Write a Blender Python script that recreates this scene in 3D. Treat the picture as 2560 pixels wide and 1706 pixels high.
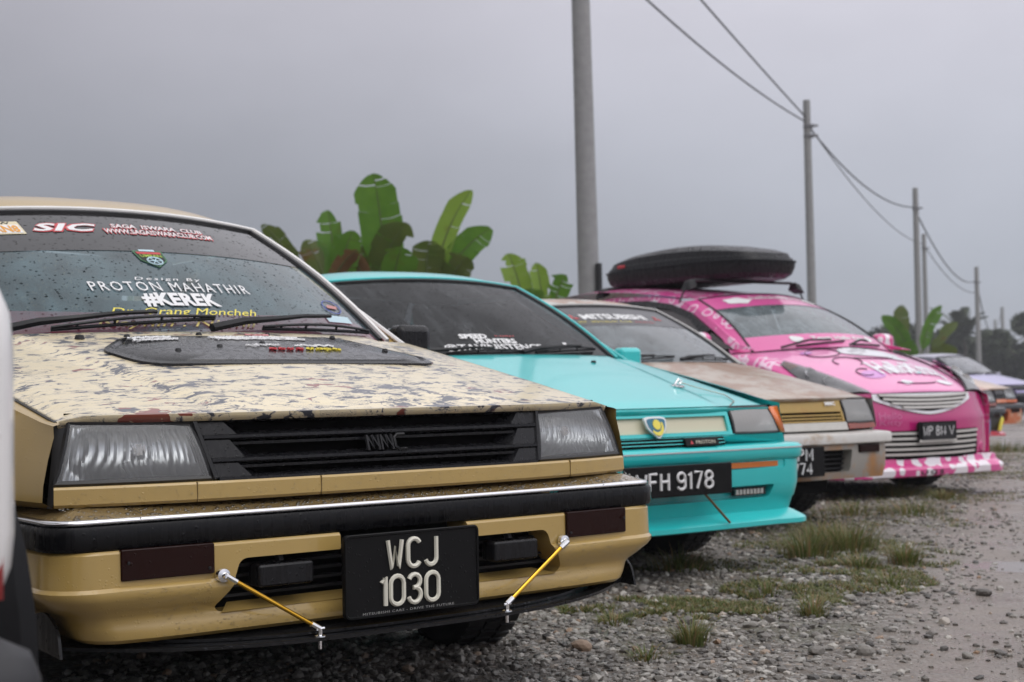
import bpy, bmesh, math, random
import numpy as np
from mathutils import Vector, Matrix, noise
R = math.radians
random.seed(7)
rng = np.random.default_rng(11)
sc = bpy.context.scene
C = sc.collection
for o in list(bpy.data.objects): bpy.data.objects.remove(o)

# ---------------------------------------------------------------- camera
cd = bpy.data.cameras.new('camera'); camo = bpy.data.objects.new('camera', cd); C.objects.link(camo)
PIT, ROL, CAMH = .0280, .0151, .7932
r0 = Vector((1, 0, 0)); u0 = Vector((0, -math.sin(PIT), math.cos(PIT))); fw = Vector((0, math.cos(PIT), math.sin(PIT)))
rt = r0*math.cos(ROL) - u0*math.sin(ROL); up = r0*math.sin(ROL) + u0*math.cos(ROL)
M4 = Matrix((rt, up, -fw)).transposed().to_4x4(); M4.translation = Vector((0, 0, CAMH))
camo.matrix_world = M4
cd.sensor_width = 36; cd.lens = 3612.5/2560*36; cd.clip_start = .05; cd.clip_end = 3000
cd.dof.use_dof = True; cd.dof.focus_distance = 3.0; cd.dof.aperture_fstop = 6.3
sc.camera = camo

# ---------------------------------------------------------------- sky (rain overcast) and sun
w = bpy.data.worlds.new('World'); sc.world = w; w.use_nodes = True
nt = w.node_tree; N = nt.nodes; L = nt.links; N.clear()
out = N.new('ShaderNodeOutputWorld'); bg = N.new('ShaderNodeBackground'); L.new(bg.outputs[0], out.inputs[0])
tc = N.new('ShaderNodeTexCoord'); sx = N.new('ShaderNodeSeparateXYZ'); L.new(tc.outputs['Generated'], sx.inputs[0])
ramp = N.new('ShaderNodeValToRGB'); L.new(sx.outputs['Z'], ramp.inputs[0])
e = ramp.color_ramp.elements
e[0].position = 0.0; e[0].color = (.315, .338, .388, 1)
e[1].position = 1.0; e[1].color = (1.15, 1.14, 1.19, 1)
for p, c in ((.07, (.355, .378, .432)), (.15, (.468, .482, .545)), (.25, (.615, .608, .680)), (.5, (.95, .94, 1.0))):
    q = e.new(p); q.color = (*c, 1)
mp = N.new('ShaderNodeMapping'); L.new(tc.outputs['Generated'], mp.inputs[0]); mp.inputs['Scale'].default_value = (1.3, 1.3, 2.6); mp.inputs['Location'].default_value = (.35, .2, .1)
ns = N.new('ShaderNodeTexNoise'); L.new(mp.outputs[0], ns.inputs['Vector']); ns.inputs['Scale'].default_value = 1.6; ns.inputs['Detail'].default_value = 5; ns.inputs['Roughness'].default_value = .5
mr = N.new('ShaderNodeMapRange'); L.new(ns.outputs['Fac'], mr.inputs[0]); mr.inputs[1].default_value = .3; mr.inputs[2].default_value = .7; mr.inputs[3].default_value = .87; mr.inputs[4].default_value = 1.13
# the cloud is thinner towards the right (east)
az = N.new('ShaderNodeMapRange'); L.new(sx.outputs['X'], az.inputs[0]); az.inputs[1].default_value = -.38; az.inputs[2].default_value = .48; az.inputs[3].default_value = .68; az.inputs[4].default_value = 1.40
m1 = N.new('ShaderNodeMath'); m1.operation = 'MULTIPLY'; L.new(mr.outputs[0], m1.inputs[0]); L.new(az.outputs[0], m1.inputs[1])
vm = N.new('ShaderNodeVectorMath'); vm.operation = 'SCALE'; L.new(ramp.outputs[0], vm.inputs[0]); L.new(m1.outputs[0], vm.inputs['Scale'])
sky = N.new('ShaderNodeTexSky'); sky.sky_type = 'NISHITA'; sky.sun_disc = False; sky.sun_elevation = R(62); sky.sun_rotation = R(140)
sk2 = N.new('ShaderNodeVectorMath'); sk2.operation = 'SCALE'; L.new(sky.outputs[0], sk2.inputs[0]); sk2.inputs['Scale'].default_value = .05
mx = N.new('ShaderNodeMix'); mx.data_type = 'RGBA'; mx.inputs[0].default_value = .06
L.new(vm.outputs[0], mx.inputs[6]); L.new(sk2.outputs[0], mx.inputs[7]); L.new(mx.outputs[2], bg.inputs[0]); bg.inputs[1].default_value = 1.0
sd = bpy.data.lights.new('sun', 'SUN'); sd.energy = .9; sd.angle = R(50); sd.color = (1, .97, .93)
so = bpy.data.objects.new('sun', sd); C.objects.link(so)
so.rotation_euler = Vector((-.30, .36, -.88)).to_track_quat('-Z', 'Y').to_euler()

sc.render.engine = 'CYCLES'
sc.view_settings.view_transform = 'Standard'; sc.view_settings.look = 'None'; sc.view_settings.gamma = 1; sc.view_settings.exposure = 0
cy = sc.cycles; cy.use_denoising = True; cy.max_bounces = 10; cy.diffuse_bounces = 3; cy.glossy_bounces = 5; cy.transmission_bounces = 10; cy.transparent_max_bounces = 24; cy.volume_bounces = 0
cy.caustics_reflective = False; cy.caustics_refractive = False; cy.sample_clamp_indirect = 6; cy.use_adaptive_sampling = True; cy.adaptive_threshold = .015
cy.volume_step_rate = 1

# ---------------------------------------------------------------- helpers
def empty(name, loc=(0, 0, 0), rz=0, label=None, cat=None, group=None):
    o = bpy.data.objects.new(name, None); C.objects.link(o); o.location = loc; o.rotation_euler = (0, 0, rz); o.empty_display_size = .2
    return tag(o, label, cat, group)
def tag(o, label=None, cat=None, group=None, kind=None):
    if label: o['label'] = label
    if cat: o['category'] = cat
    if group: o['group'] = group
    if kind: o['kind'] = kind
    return o
def lerp(a, b, t): return a + (b-a)*t
def sstep(a, b, x):
    t = min(1, max(0, (x-a)/(b-a))); return t*t*(3-2*t)
class MB:
    def __init__(s): s.v = []; s.f = []; s.uv = None
    def add(s, vs, fs):
        b = len(s.v); s.v += [tuple(p) for p in vs]; s.f += [tuple(i+b for i in f) for f in fs]; return s
    def grid(s, fn, nu, nv, flip=False):
        vs = [fn(i/nu, j/nv) for i in range(nu+1) for j in range(nv+1)]
        fs = []
        for i in range(nu):
            for j in range(nv):
                a = i*(nv+1)+j; q = (a, a+nv+1, a+nv+2, a+1)
                fs.append(q[::-1] if flip else q)
        return s.add(vs, fs)
    def box(s, x0, x1, y0, y1, z0, z1):
        vs = [(x, y, z) for x in (x0, x1) for y in (y0, y1) for z in (z0, z1)]
        return s.add(vs, [(0, 1, 3, 2), (4, 6, 7, 5), (0, 4, 5, 1), (2, 3, 7, 6), (0, 2, 6, 4), (1, 5, 7, 3)])
    def hexa(s, p):  # 8 points: bottom 4 ccw, top 4 ccw
        return s.add(p, [(3, 2, 1, 0), (4, 5, 6, 7), (0, 1, 5, 4), (1, 2, 6, 5), (2, 3, 7, 6), (3, 0, 4, 7)])
    def tube(s, path, r, n=8, cap=True, flat=None):
        path = [Vector(p) for p in path]; m = len(path); rr = r if isinstance(r, (list, tuple)) else [r]*m
        vs = []; prev = None
        for i, p in enumerate(path):
            t = (path[min(i+1, m-1)] - path[max(i-1, 0)]).normalized()
            if prev is None:
                a = Vector((0, 0, 1)) if abs(t.z) < .9 else Vector((0, 1, 0))
                nrm = t.cross(a).normalized()
            else:
                nrm = (prev - t*prev.dot(t)).normalized()
            prev = nrm; b = t.cross(nrm)
            for k in range(n):
                an = 2*math.pi*k/n
                vs.append(p + (nrm*math.cos(an) + b*math.sin(an))*rr[i])
        fs = [(i*n+k, i*n+(k+1) % n, (i+1)*n+(k+1) % n, (i+1)*n+k) for i in range(m-1) for k in range(n)]
        if cap: fs += [tuple(range(n))[::-1], tuple(range((m-1)*n, m*n))]
        return s.add(vs, fs)
    def prism(s, outl, y0, y1, fn=None):   # outline in (x,z), extruded along y
        n = len(outl); g = fn or (lambda x, y, z: (x, y, z))
        vs = [g(x, y0, z) for x, z in outl] + [g(x, y1, z) for x, z in outl]
        fs = [tuple(range(n)), tuple(range(2*n-1, n-1, -1))] + [(i, i+n, (i+1) % n+n, (i+1) % n) for i in range(n)]
        return s.add(vs, fs)
    def sweep(s, prof, path, closed=False, caps=False):
        P = [Vector((p[0], p[1])) for p in path]; m = len(P); n = len(prof); vs = []
        for i in range(m):
            t1 = (P[i]-P[i-1]).normalized() if i else None; t2 = (P[i+1]-P[i]).normalized() if i < m-1 else None
            t1 = t1 or t2; t2 = t2 or t1
            a = Vector((t1.y, -t1.x)); b = Vector((t2.y, -t2.x)); q = (a+b).normalized(); q = q/max(.5, q.dot(a))
            for o, z in prof: vs.append((P[i].x+q.x*o, P[i].y+q.y*o, z))
        fs = []
        for i in range(m-1):
            for k in range(n if closed else n-1):
                k2 = (k+1) % n; fs.append((i*n+k, i*n+k2, (i+1)*n+k2, (i+1)*n+k))
        if caps: fs += [tuple(range(n)), tuple(range(m*n-1, (m-1)*n-1, -1))]
        return s.add(vs, fs)
    def disc(s, c, ax, r, n=20):
        c = Vector(c); ax = Vector(ax).normalized(); a = ax.orthogonal().normalized(); b = ax.cross(a)
        return s.add([c+(a*math.cos(2*math.pi*k/n)+b*math.sin(2*math.pi*k/n))*r for k in range(n)], [tuple(range(n))])
    def lathe(s, prof, c, ax, n=24):   # prof: (radius, offset along axis)
        c = Vector(c); ax = Vector(ax).normalized(); a = ax.orthogonal().normalized(); b = ax.cross(a); m = len(prof)
        vs = [c + ax*h + (a*math.cos(2*math.pi*k/n)+b*math.sin(2*math.pi*k/n))*r for r, h in prof for k in range(n)]
        fs = [(i*n+k, i*n+(k+1) % n, (i+1)*n+(k+1) % n, (i+1)*n+k) for i in range(m-1) for k in range(n)]
        return s.add(vs, fs)
    def mirror(s):
        n = len(s.v); s.v += [(-x, y, z) for x, y, z in s.v[:n]]; s.f += [tuple(i+n for i in f)[::-1] for f in s.f]; return s
    def build(s, name, m, parent=None, smooth=35, bevel=0, solid=0, sub=0, off=-1, merge=False):
        me = bpy.data.meshes.new(name); me.from_pydata(s.v, [], s.f)
        bm = bmesh.new(); bm.from_mesh(me)
        if merge: bmesh.ops.remove_doubles(bm, verts=bm.verts, dist=1e-5)
        bmesh.ops.recalc_face_normals(bm, faces=bm.faces); bm.to_mesh(me); bm.free()
        me.update()
        if smooth:
            me.shade_smooth()
            me.set_sharp_from_angle(angle=R(smooth))
        o = bpy.data.objects.new(name, me); C.objects.link(o)
        if m: me.materials.append(m)
        if parent: o.parent = parent
        if solid: q = o.modifiers.new('solid', 'SOLIDIFY'); q.thickness = solid; q.offset = off
        if bevel: q = o.modifiers.new('bevel', 'BEVEL'); q.width = bevel; q.segments = 2; q.limit_method = 'ANGLE'; q.angle_limit = R(35); q.harden_normals = False
        if sub: q = o.modifiers.new('sub', 'SUBSURF'); q.levels = sub; q.render_levels = sub
        return o
def boolcut(o, cutters):
    for c in cutters:
        c.parent = o.parent
        q = o.modifiers.new('b', 'BOOLEAN'); q.object = c; q.operation = 'DIFFERENCE'; q.solver = 'EXACT'
    bpy.context.view_layer.update()
    me = bpy.data.meshes.new_from_object(o.evaluated_get(bpy.context.evaluated_depsgraph_get()))
    o.modifiers.clear(); o.data = me
    me.shade_smooth(); me.set_sharp_from_angle(angle=R(35))
    for c in cutters: bpy.data.objects.remove(c)
    return o
def fillet(poly, r, n=4):
    out = []; m = len(poly)
    for i in range(m):
        p0, p, p1 = Vector(poly[i-1]), Vector(poly[i]), Vector(poly[(i+1) % m])
        ri = r[i] if isinstance(r, (list, tuple)) else r
        a = (p0-p); b = (p1-p); d = min(ri, a.length*.45, b.length*.45)
        if d <= 1e-6: out.append(tuple(p)); continue
        a = p+a.normalized()*d; b = p+b.normalized()*d
        for k in range(n+1):
            t = k/n; out.append(tuple(a*(1-t)**2 + p*2*t*(1-t) + b*t*t))
    return out
def rrect(x0, x1, z0, z1, r, n=4): return fillet([(x0, z0), (x1, z0), (x1, z1), (x0, z1)], r, n)

# ---------------------------------------------------------------- lettering
def font_mesh(body, bold=0., shear=0., space=1., res=2):
    cu = bpy.data.curves.new('lettering', 'FONT'); cu.body = body; cu.size = 1; cu.shear = shear; cu.offset = bold; cu.space_character = space; cu.resolution_u = res; cu.fill_mode = 'FRONT'
    o = bpy.data.objects.new('lettering', cu); C.objects.link(o); bpy.context.view_layer.update()
    me = bpy.data.meshes.new_from_object(o.evaluated_get(bpy.context.evaluated_depsgraph_get()))
    v = [tuple(p.co[:2]) for p in me.vertices]; f = [tuple(p.vertices) for p in me.polygons]
    bpy.data.objects.remove(o); bpy.data.curves.remove(cu); bpy.data.meshes.remove(me)
    return v, f
def letter(name, body, fn, x0, x1, y0, y1, m, parent, **k):
    """lettering whose bounding box fills (x0..x1, y0..y1) of surface fn(x, y)"""
    v, f = font_mesh(body, **k)
    xs = [p[0] for p in v]; ys = [p[1] for p in v]; ax, bx_, ay, by_ = min(xs), max(xs), min(ys), max(ys)
    mb = MB(); mb.add([fn(lerp(x0, x1, (x-ax)/(bx_-ax)), lerp(y0, y1, (y-ay)/(by_-ay))) for x, y in v], f)
    return mb.build(name, m, parent, smooth=0)
def arc(cx, cy, rx, ry, a0, a1, n=10): return [(cx+rx*math.cos(R(lerp(a0, a1, k/n))), cy+ry*math.sin(R(lerp(a0, a1, k/n)))) for k in range(n+1)]
GL = {
 'W': [[(0, 1), (.14, 0), (.28, .72), (.42, 0), (.56, 1)]], 'C': [arc(.24, .74, .24, .26, 25, 180, 8)+arc(.24, .26, .24, .26, 180, 335, 8)],
 'J': [[(.44, 1), (.44, .25)]+arc(.22, .24, .22, .24, 0, -165, 8)], '1': [[(0, .80), (.14, 1), (.14, 0)]],
 '0': [arc(.24, .74, .24, .26, 0, 180, 8)+arc(.24, .26, .24, .26, 180, 360, 8)+[(.48, .74)]],
 '3': [arc(.22, .76, .21, .24, 160, -70, 9)+[(.17, .53)], [(.17, .53)]+arc(.22, .27, .23, .27, 75, -165, 10)],
 'F': [[(0, 0), (0, 1), (.42, 1)], [(0, .53), (.36, .53)]], 'H': [[(0, 0), (0, 1)], [(.46, 0), (.46, 1)], [(0, .52), (.46, .52)]],
 '9': [arc(.24, .72, .23, .27, -30, 330, 14)[:1]+arc(.24, .72, .23, .27, 0, 360, 14), [(.47, .72), (.47, .26)]+arc(.24, .24, .23, .24, 0, -160, 8)],
 '7': [[(0, 1), (.46, 1), (.18, 0)]], '8': [arc(.24, .76, .21, .24, 0, 360, 14), arc(.24, .26, .24, .26, 0, 360, 14)],
 'B': [[(0, 0), (0, 1), (.24, 1)]+arc(.24, .77, .2, .23, 90, -90, 8)+[(0, .54)], [(.24, .54)]+arc(.24, .27, .23, .27, 90, -90, 8)+[(0, 0)]],
 'M': [[(0, 0), (0, 1), (.26, .35), (.52, 1), (.52, 0)]], '4': [[(.36, 0), (.36, 1), (0, .3), (.5, .3)]], 'V': [[(0, 1), (.25, 0), (.5, 1)]],
 ' ': [],
}
GW = {'W': .56, '1': .16, 'J': .44, 'M': .52, ' ': .12, '0': .48, '8': .48}
def plate_text(mb, txt, x0, x1, z0, z1, y, r, gap=.2, depth=None):
    """rounded, raised strokes; y is the plate face, -y is outward"""
    wtot = sum(GW.get(c, .48) for c in txt) + gap*(len(txt)-1); h = z1-z0-2*r; kx = (x1-x0-2*r)/wtot; x = x0+r
    for c in txt:
        for pl in GL[c]: mb.tube([(x+px*kx, y, z0+r+pz*h) for px, pz in pl], r, 6)
        x += (GW.get(c, .48)+gap)*kx
    return mb

# ---------------------------------------------------------------- materials
def newmat(name):
    m = bpy.data.materials.new(name); m.use_nodes = True; t = m.node_tree
    b = t.nodes['Principled BSDF']; return m, t.nodes, t.links, b
def pr(b, **k):
    for a, v in k.items():
        a = {'col': 'Base Color', 'rough': 'Roughness', 'metal': 'Metallic', 'coat': 'Coat Weight', 'coatr': 'Coat Roughness', 'spec': 'Specular IOR Level', 'trans': 'Transmission Weight', 'ior': 'IOR', 'alpha': 'Alpha', 'sheen': 'Sheen Weight'}[a]
        b.inputs[a].default_value = (*v, 1) if a == 'Base Color' else v
def objco(n, l, scale=(1, 1, 1), loc=(0, 0, 0), src='Object'):
    t = n.new('ShaderNodeTexCoord'); m = n.new('ShaderNodeMapping'); l.new(t.outputs[src], m.inputs[0]); m.inputs['Scale'].default_value = scale; m.inputs['Location'].default_value = loc
    return m.outputs[0]
def nois(n, l, vec, s, d=3, r=.5, dist=0):
    q = n.new('ShaderNodeTexNoise'); l.new(vec, q.inputs['Vector']); q.inputs['Scale'].default_value = s; q.inputs['Detail'].default_value = d; q.inputs['Roughness'].default_value = r; q.inputs['Distortion'].default_value = dist
    return q.outputs['Fac']
def rmp(n, l, fac, stops, interp='LINEAR'):
    q = n.new('ShaderNodeValToRGB'); l.new(fac, q.inputs[0]); q.color_ramp.interpolation = interp; e = q.color_ramp.elements
    while len(e) > 1: e.remove(e[0])
    for i, (p, c) in enumerate(stops):
        c = (c, c, c) if not isinstance(c, (tuple, list)) else c
        el = e[0] if i == 0 else e.new(p); el.position = p; el.color = (*c, 1)
    return q.outputs[0]
def mixc(n, l, f, a, b):
    q = n.new('ShaderNodeMix'); q.data_type = 'RGBA'
    if hasattr(f, 'is_output'): l.new(f, q.inputs[0])
    else: q.inputs[0].default_value = f
    for i, x in ((6, a), (7, b)):
        if hasattr(x, 'is_output'): l.new(x, q.inputs[i])
        else: q.inputs[i].default_value = (*x, 1)
    return q.outputs[2]
def mth(n, l, op, a, b=None, clamp=False):
    q = n.new('ShaderNodeMath'); q.operation = op; q.use_clamp = clamp
    for i, x in ((0, a), (1, b)):
        if x is None: continue
        if hasattr(x, 'is_output'): l.new(x, q.inputs[i])
        else: q.inputs[i].default_value = x
    return q.outputs[0]
def bump(n, l, h, strength=.3, dist=.01, prev=None):
    q = n.new('ShaderNodeBump'); l.new(h, q.inputs['Height']); q.inputs['Strength'].default_value = strength; q.inputs['Distance'].default_value = dist
    if prev: l.new(prev, q.inputs['Normal'])
    return q.outputs[0]
def drops(n, l, scale=110, cover=.55, soft=.32, src='Object'):
    """height field of rain beads: rounded cells, only some of them filled"""
    co = objco(n, l, src=src)
    wv = n.new('ShaderNodeTexNoise'); l.new(co, wv.inputs['Vector']); wv.inputs['Scale'].default_value = scale*.9; wv.inputs['Detail'].default_value = 1
    ad = n.new('ShaderNodeVectorMath'); ad.operation = 'MULTIPLY_ADD'; l.new(wv.outputs['Color'], ad.inputs[0]); ad.inputs[1].default_value = (.6/scale,)*3; l.new(co, ad.inputs[2])
    v = n.new('ShaderNodeTexVoronoi'); l.new(ad.outputs[0], v.inputs['Vector']); v.inputs['Scale'].default_value = scale; v.inputs['Randomness'].default_value = 1
    sep = n.new('ShaderNodeSeparateColor'); l.new(v.outputs['Color'], sep.inputs[0])
    rad = mth(n, l, 'MULTIPLY', sep.outputs[1], soft); rad = mth(n, l, 'ADD', rad, .10)
    d = mth(n, l, 'SUBTRACT', rad, v.outputs['Distance']); d = mth(n, l, 'DIVIDE', d, .22, True)
    on = mth(n, l, 'LESS_THAN', sep.outputs[0], cover)
    return mth(n, l, 'MULTIPLY', mth(n, l, 'POWER', d, .55), on)
MC = {}
def wetpaint(name, col, rough=.28, bead=True, scale=110, cover=.45, var=.06, dirt=None, coat=.7, bs=.35):
    if name in MC: return MC[name]
    m, n, l, b = newmat(name); pr(b, rough=rough, coat=coat, coatr=.06, spec=.5)
    co = objco(n, l); f = nois(n, l, co, 3.5, 5, .6)
    c = mixc(n, l, f, tuple(x*(1-var) for x in col), tuple(min(1, x*(1+var)) for x in col))
    if dirt:
        g = rmp(n, l, nois(n, l, co, 7, 6, .65), [(.52, 0.), (.70, 1.)]); c = mixc(n, l, g, c, dirt)
    l.new(c, b.inputs['Base Color'])
    nb = bump(n, l, nois(n, l, co, 1.7, 2), .04, .02)
    if bead:
        h = drops(n, l, scale, cover); nb = bump(n, l, h, bs, .0035, nb); l.new(nb, b.inputs['Coat Normal'])
        h2 = bump(n, l, h, bs*.5, .0025); l.new(h2, b.inputs['Normal'])
    else: l.new(nb, b.inputs['Coat Normal'])
    MC[name] = m; return m
def plain(name, col, rough=.5, metal=0, bumpy=0, bscale=60, spec=.5, var=.12, coat=0):
    if name in MC: return MC[name]
    m, n, l, b = newmat(name); pr(b, rough=rough, metal=metal, spec=spec, coat=coat, coatr=.05)
    co = objco(n, l); f = nois(n, l, co, 9, 4, .6)
    l.new(mixc(n, l, f, tuple(x*(1-var) for x in col), tuple(min(1, x*(1+var)) for x in col)), b.inputs['Base Color'])
    l.new(rmp(n, l, nois(n, l, co, 5, 4), [(.3, max(.02, rough*.8)), (.7, min(1, rough*1.2))]), b.inputs['Roughness'])
    if bumpy: l.new(bump(n, l, nois(n, l, co, bscale, 3), bumpy, .004), b.inputs['Normal'])
    MC[name] = m; return m
def wetplastic(name, col=(.009, .009, .0105), rough=.3, scale=130, cover=.35, spec=.28):
    if name in MC: return MC[name]
    m, n, l, b = newmat(name); pr(b, col=col, spec=spec)
    co = objco(n, l); st = nois(n, l, objco(n, l, (60, 60, 4)), 1, 3)
    l.new(rmp(n, l, st, [(.42, rough*(.5 if spec > .2 else .95)), (.6, rough*(1.4 if spec > .2 else 1.05))]), b.inputs['Roughness'])
    h = drops(n, l, scale, cover); nb = bump(n, l, nois(n, l, co, 300, 2), .08, .002); l.new(bump(n, l, h, .4, .003, nb), b.inputs['Normal'])
    MC[name] = m; return m
def wetglass(name, tint=(.55, .62, .63), film=.10, filmcol=(.45, .55, .58), scale=75, cover=.5, dark=.5, streaks=0., bstr=.5, src='Object', refl=1.4):
    """rain covered car glass: fresnel reflection, tinted view through, a thin milky water film, beads"""
    if name in MC: return MC[name]
    m, n, l, b = newmat(name); n.remove(b); o = n['Material Output']
    h = drops(n, l, scale, cover, .36, src)
    nb = bump(n, l, h, bstr, .004)
    tr = n.new('ShaderNodeBsdfTransparent'); tr.inputs[0].default_value = (*tint, 1)
    gl = n.new('ShaderNodeBsdfGlossy'); gl.inputs['Roughness'].default_value = .06; l.new(nb, gl.inputs['Normal'])
    df = n.new('ShaderNodeBsdfDiffuse'); df.inputs[0].default_value = (*filmcol, 1)
    fr = n.new('ShaderNodeFresnel'); fr.inputs['IOR'].default_value = 1.5
    # two faces of the pane
    f2 = mth(n, l, 'MULTIPLY', mth(n, l, 'MULTIPLY', fr.outputs[0], refl, True), mth(n, l, 'SUBTRACT', 1, mth(n, l, 'MULTIPLY', h, dark)))
    co = objco(n, l, src=src)
    ff = rmp(n, l, nois(n, l, objco(n, l, (9, 9, 9), src=src), 1, 4), [(.3, film*.6), (.7, film*1.3)])
    if streaks:
        sv = nois(n, l, objco(n, l, (26, 3, 3), src=src), 1, 4, .6); ff = mth(n, l, 'ADD', ff, rmp(n, l, sv, [(.5, 0.), (.72, streaks)]))
    dk = mth(n, l, 'SUBTRACT', 1, mth(n, l, 'MULTIPLY', h, dark)); ff = mth(n, l, 'MULTIPLY', ff, dk)
    trc = mixc(n, l, mth(n, l, 'MULTIPLY', h, dark), tint, tuple(x*.35 for x in tint)); l.new(trc, tr.inputs[0])  # beads darkened in the tint, standing in for the dark ground drops refract
    a = n.new('ShaderNodeMixShader'); l.new(ff, a.inputs[0]); l.new(tr.outputs[0], a.inputs[1]); l.new(df.outputs[0], a.inputs[2])
    c = n.new('ShaderNodeMixShader'); l.new(f2, c.inputs[0]); l.new(a.outputs[0], c.inputs[1]); l.new(gl.outputs[0], c.inputs[2])
    l.new(c.outputs[0], o.inputs[0]); MC[name] = m; return m
def peel_paint():
    """cream paint sanded through in island shapes to grey primer and rust red"""
    m, n, l, b = newmat('peeling_cream_paint'); pr(b, rough=.33, coat=.6, coatr=.08)
    co = objco(n, l, (8.5, 15.5, 11)); w = n.new('ShaderNodeTexNoise'); l.new(co, w.inputs['Vector']); w.inputs['Scale'].default_value = 2.2; w.inputs['Detail'].default_value = 2
    ad = n.new('ShaderNodeVectorMath'); ad.operation = 'MULTIPLY_ADD'; l.new(w.outputs['Color'], ad.inputs[0]); ad.inputs[1].default_value = (.8, .8, .8); l.new(co, ad.inputs[2])
    f = nois(n, l, ad.outputs[0], 2.5, 6, .60, .3)
    big = nois(n, l, objco(n, l, (2.2, 3, 2), (3, 1, 0)), 1.6, 2)
    f = mth(n, l, 'ADD', f, mth(n, l, 'MULTIPLY', mth(n, l, 'SUBTRACT', big, .5), .22))
    cream = mixc(n, l, nois(n, l, objco(n, l, (5, 14, 5)), 3, 4), (.76, .63, .38), (.85, .75, .52))
    pale = mixc(n, l, rmp(n, l, f, [(.44, 0.), (.54, .7)]), cream, (.74, .65, .48))
    grey = mixc(n, l, nois(n, l, co, 9, 4), (.016, .017, .025), (.09, .10, .13))
    red = (.28, .07, .045)
    rsel = rmp(n, l, nois(n, l, objco(n, l, (3, 4, 3), (9, 4, 2)), 2.3, 2), [(.60, 0.), (.64, 1.)])
    isl = mixc(n, l, rsel, grey, red)
    c = mixc(n, l, rmp(n, l, f, [(.553, 0.), (.559, 1.)]), pale, (.04, .04, .05))
    c = mixc(n, l, rmp(n, l, f, [(.562, 0.), (.570, 1.)]), c, (.62, .56, .48))
    c = mixc(n, l, rmp(n, l, f, [(.574, 0.), (.582, 1.)]), c, isl)
    for lv, cc in ((.478, (.16, .15, .16)), (.512, (.10, .10, .12))):   # thin contour lines of the sanded layers
        dd = mth(n, l, 'ABSOLUTE', mth(n, l, 'SUBTRACT', f, lv)); c = mixc(n, l, mth(n, l, 'MULTIPLY', rmp(n, l, dd, [(.0025, 1.), (.006, 0.)]), rmp(n, l, nois(n, l, co, 1.3, 2), [(.49, 0.), (.57, .75)])), c, cc)
    # rust red blotch along the front edge, near the right headlamp
    g = n.new('ShaderNodeTexGradient'); g.gradient_type = 'SPHERICAL'
    gv = objco(n, l, (9, 13, .01), (.545*9, -.135*13, 0)); gw = n.new('ShaderNodeVectorMath'); gw.operation = 'MULTIPLY_ADD'; l.new(w.outputs['Color'], gw.inputs[0]); gw.inputs[1].default_value = (2.6, 2.6, 0); l.new(gv, gw.inputs[2])
    gs = n.new('ShaderNodeVectorMath'); gs.operation = 'SUBTRACT'; l.new(gw.outputs[0], gs.inputs[0]); gs.inputs[1].default_value = (1.3, 1.3, 0); l.new(gs.outputs[0], g.inputs[0])
    c = mixc(n, l, rmp(n, l, g.outputs[1], [(.60, 0.), (.63, 1.)]), c, (.27, .065, .04))
    l.new(c, b.inputs['Base Color'])
    h = mth(n, l, 'SUBTRACT', 1, rmp(n, l, f, [(.54, 0.), (.575, 1.)]))
    nb = bump(n, l, h, .25, .002); dr = drops(n, l, 120, .5); nb2 = bump(n, l, dr, .4, .0035, nb)
    l.new(nb2, b.inputs['Coat Normal']); l.new(nb, b.inputs['Normal'])
    MC['peel'] = m; return m
def rusty(name, base, rust=(.23, .10, .045), amt=.5, rough=.5):
    if name in MC: return MC[name]
    m, n, l, b = newmat(name); co = objco(n, l)
    f = nois(n, l, co, 2.6, 6, .62, .3); f2 = nois(n, l, co, 22, 5, .6)
    c = mixc(n, l, f2, tuple(x*.85 for x in base), tuple(min(1, x*1.1) for x in base))
    k = mth(n, l, 'ADD', f, mth(n, l, 'MULTIPLY', f2, .25)); t = .76-amt*.28
    c = mixc(n, l, rmp(n, l, k, [(t-.10, 0.), (t, .75), (t+.12, 1.)]), c, mixc(n, l, f2, rust, tuple(x*2.0 for x in rust)))
    l.new(c, b.inputs['Base Color']); pr(b, rough=rough, coat=.35, coatr=.12)
    l.new(bump(n, l, drops(n, l, 120, .4), .3, .003), b.inputs['Coat Normal']); MC[name] = m; return m
def lensglass(name, tint=(.93, .95, .96), rough=.03, ior=1.35, milk=.16, mcol=(.5, .51, .52)):
    if name in MC: return MC[name]
    m, n, l, b = newmat(name); n.remove(b); o = n['Material Output']
    rf = n.new('ShaderNodeBsdfRefraction'); rf.inputs[0].default_value = (*tint, 1); rf.inputs['IOR'].default_value = ior; rf.inputs['Roughness'].default_value = rough
    gl = n.new('ShaderNodeBsdfGlossy'); gl.inputs['Roughness'].default_value = .05
    fr = n.new('ShaderNodeFresnel'); fr.inputs['IOR'].default_value = 1.5
    nb = bump(n, l, drops(n, l, 140, .35), .35, .003); l.new(nb, gl.inputs['Normal']); l.new(nb, fr.inputs['Normal'])
    df = n.new('ShaderNodeBsdfDiffuse'); df.inputs[0].default_value = (*mcol, 1)
    a = n.new('ShaderNodeMixShader'); a.inputs[0].default_value = milk; l.new(rf.outputs[0], a.inputs[1]); l.new(df.outputs[0], a.inputs[2])
    c = n.new('ShaderNodeMixShader'); l.new(fr.outputs[0], c.inputs[0]); l.new(a.outputs[0], c.inputs[1]); l.new(gl.outputs[0], c.inputs[2]); l.new(c.outputs[0], o.inputs[0])
    MC[name] = m; return m
chrome = plain('chrome', (.80, .80, .81), .10, 1, var=.03)
reflector = plain('lamp_reflector', (.90, .91, .92), .28, .55, var=.03)
blackp = wetplastic('wet_black_plastic')
matteblack = plain('matte_black', (.012, .012, .014), .6, bumpy=.05)
rubber = plain('rubber', (.008, .008, .0085), .7, bumpy=.12, bscale=140)
gasket = plain('gasket_rubber', (.010, .010, .011), .4)
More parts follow.
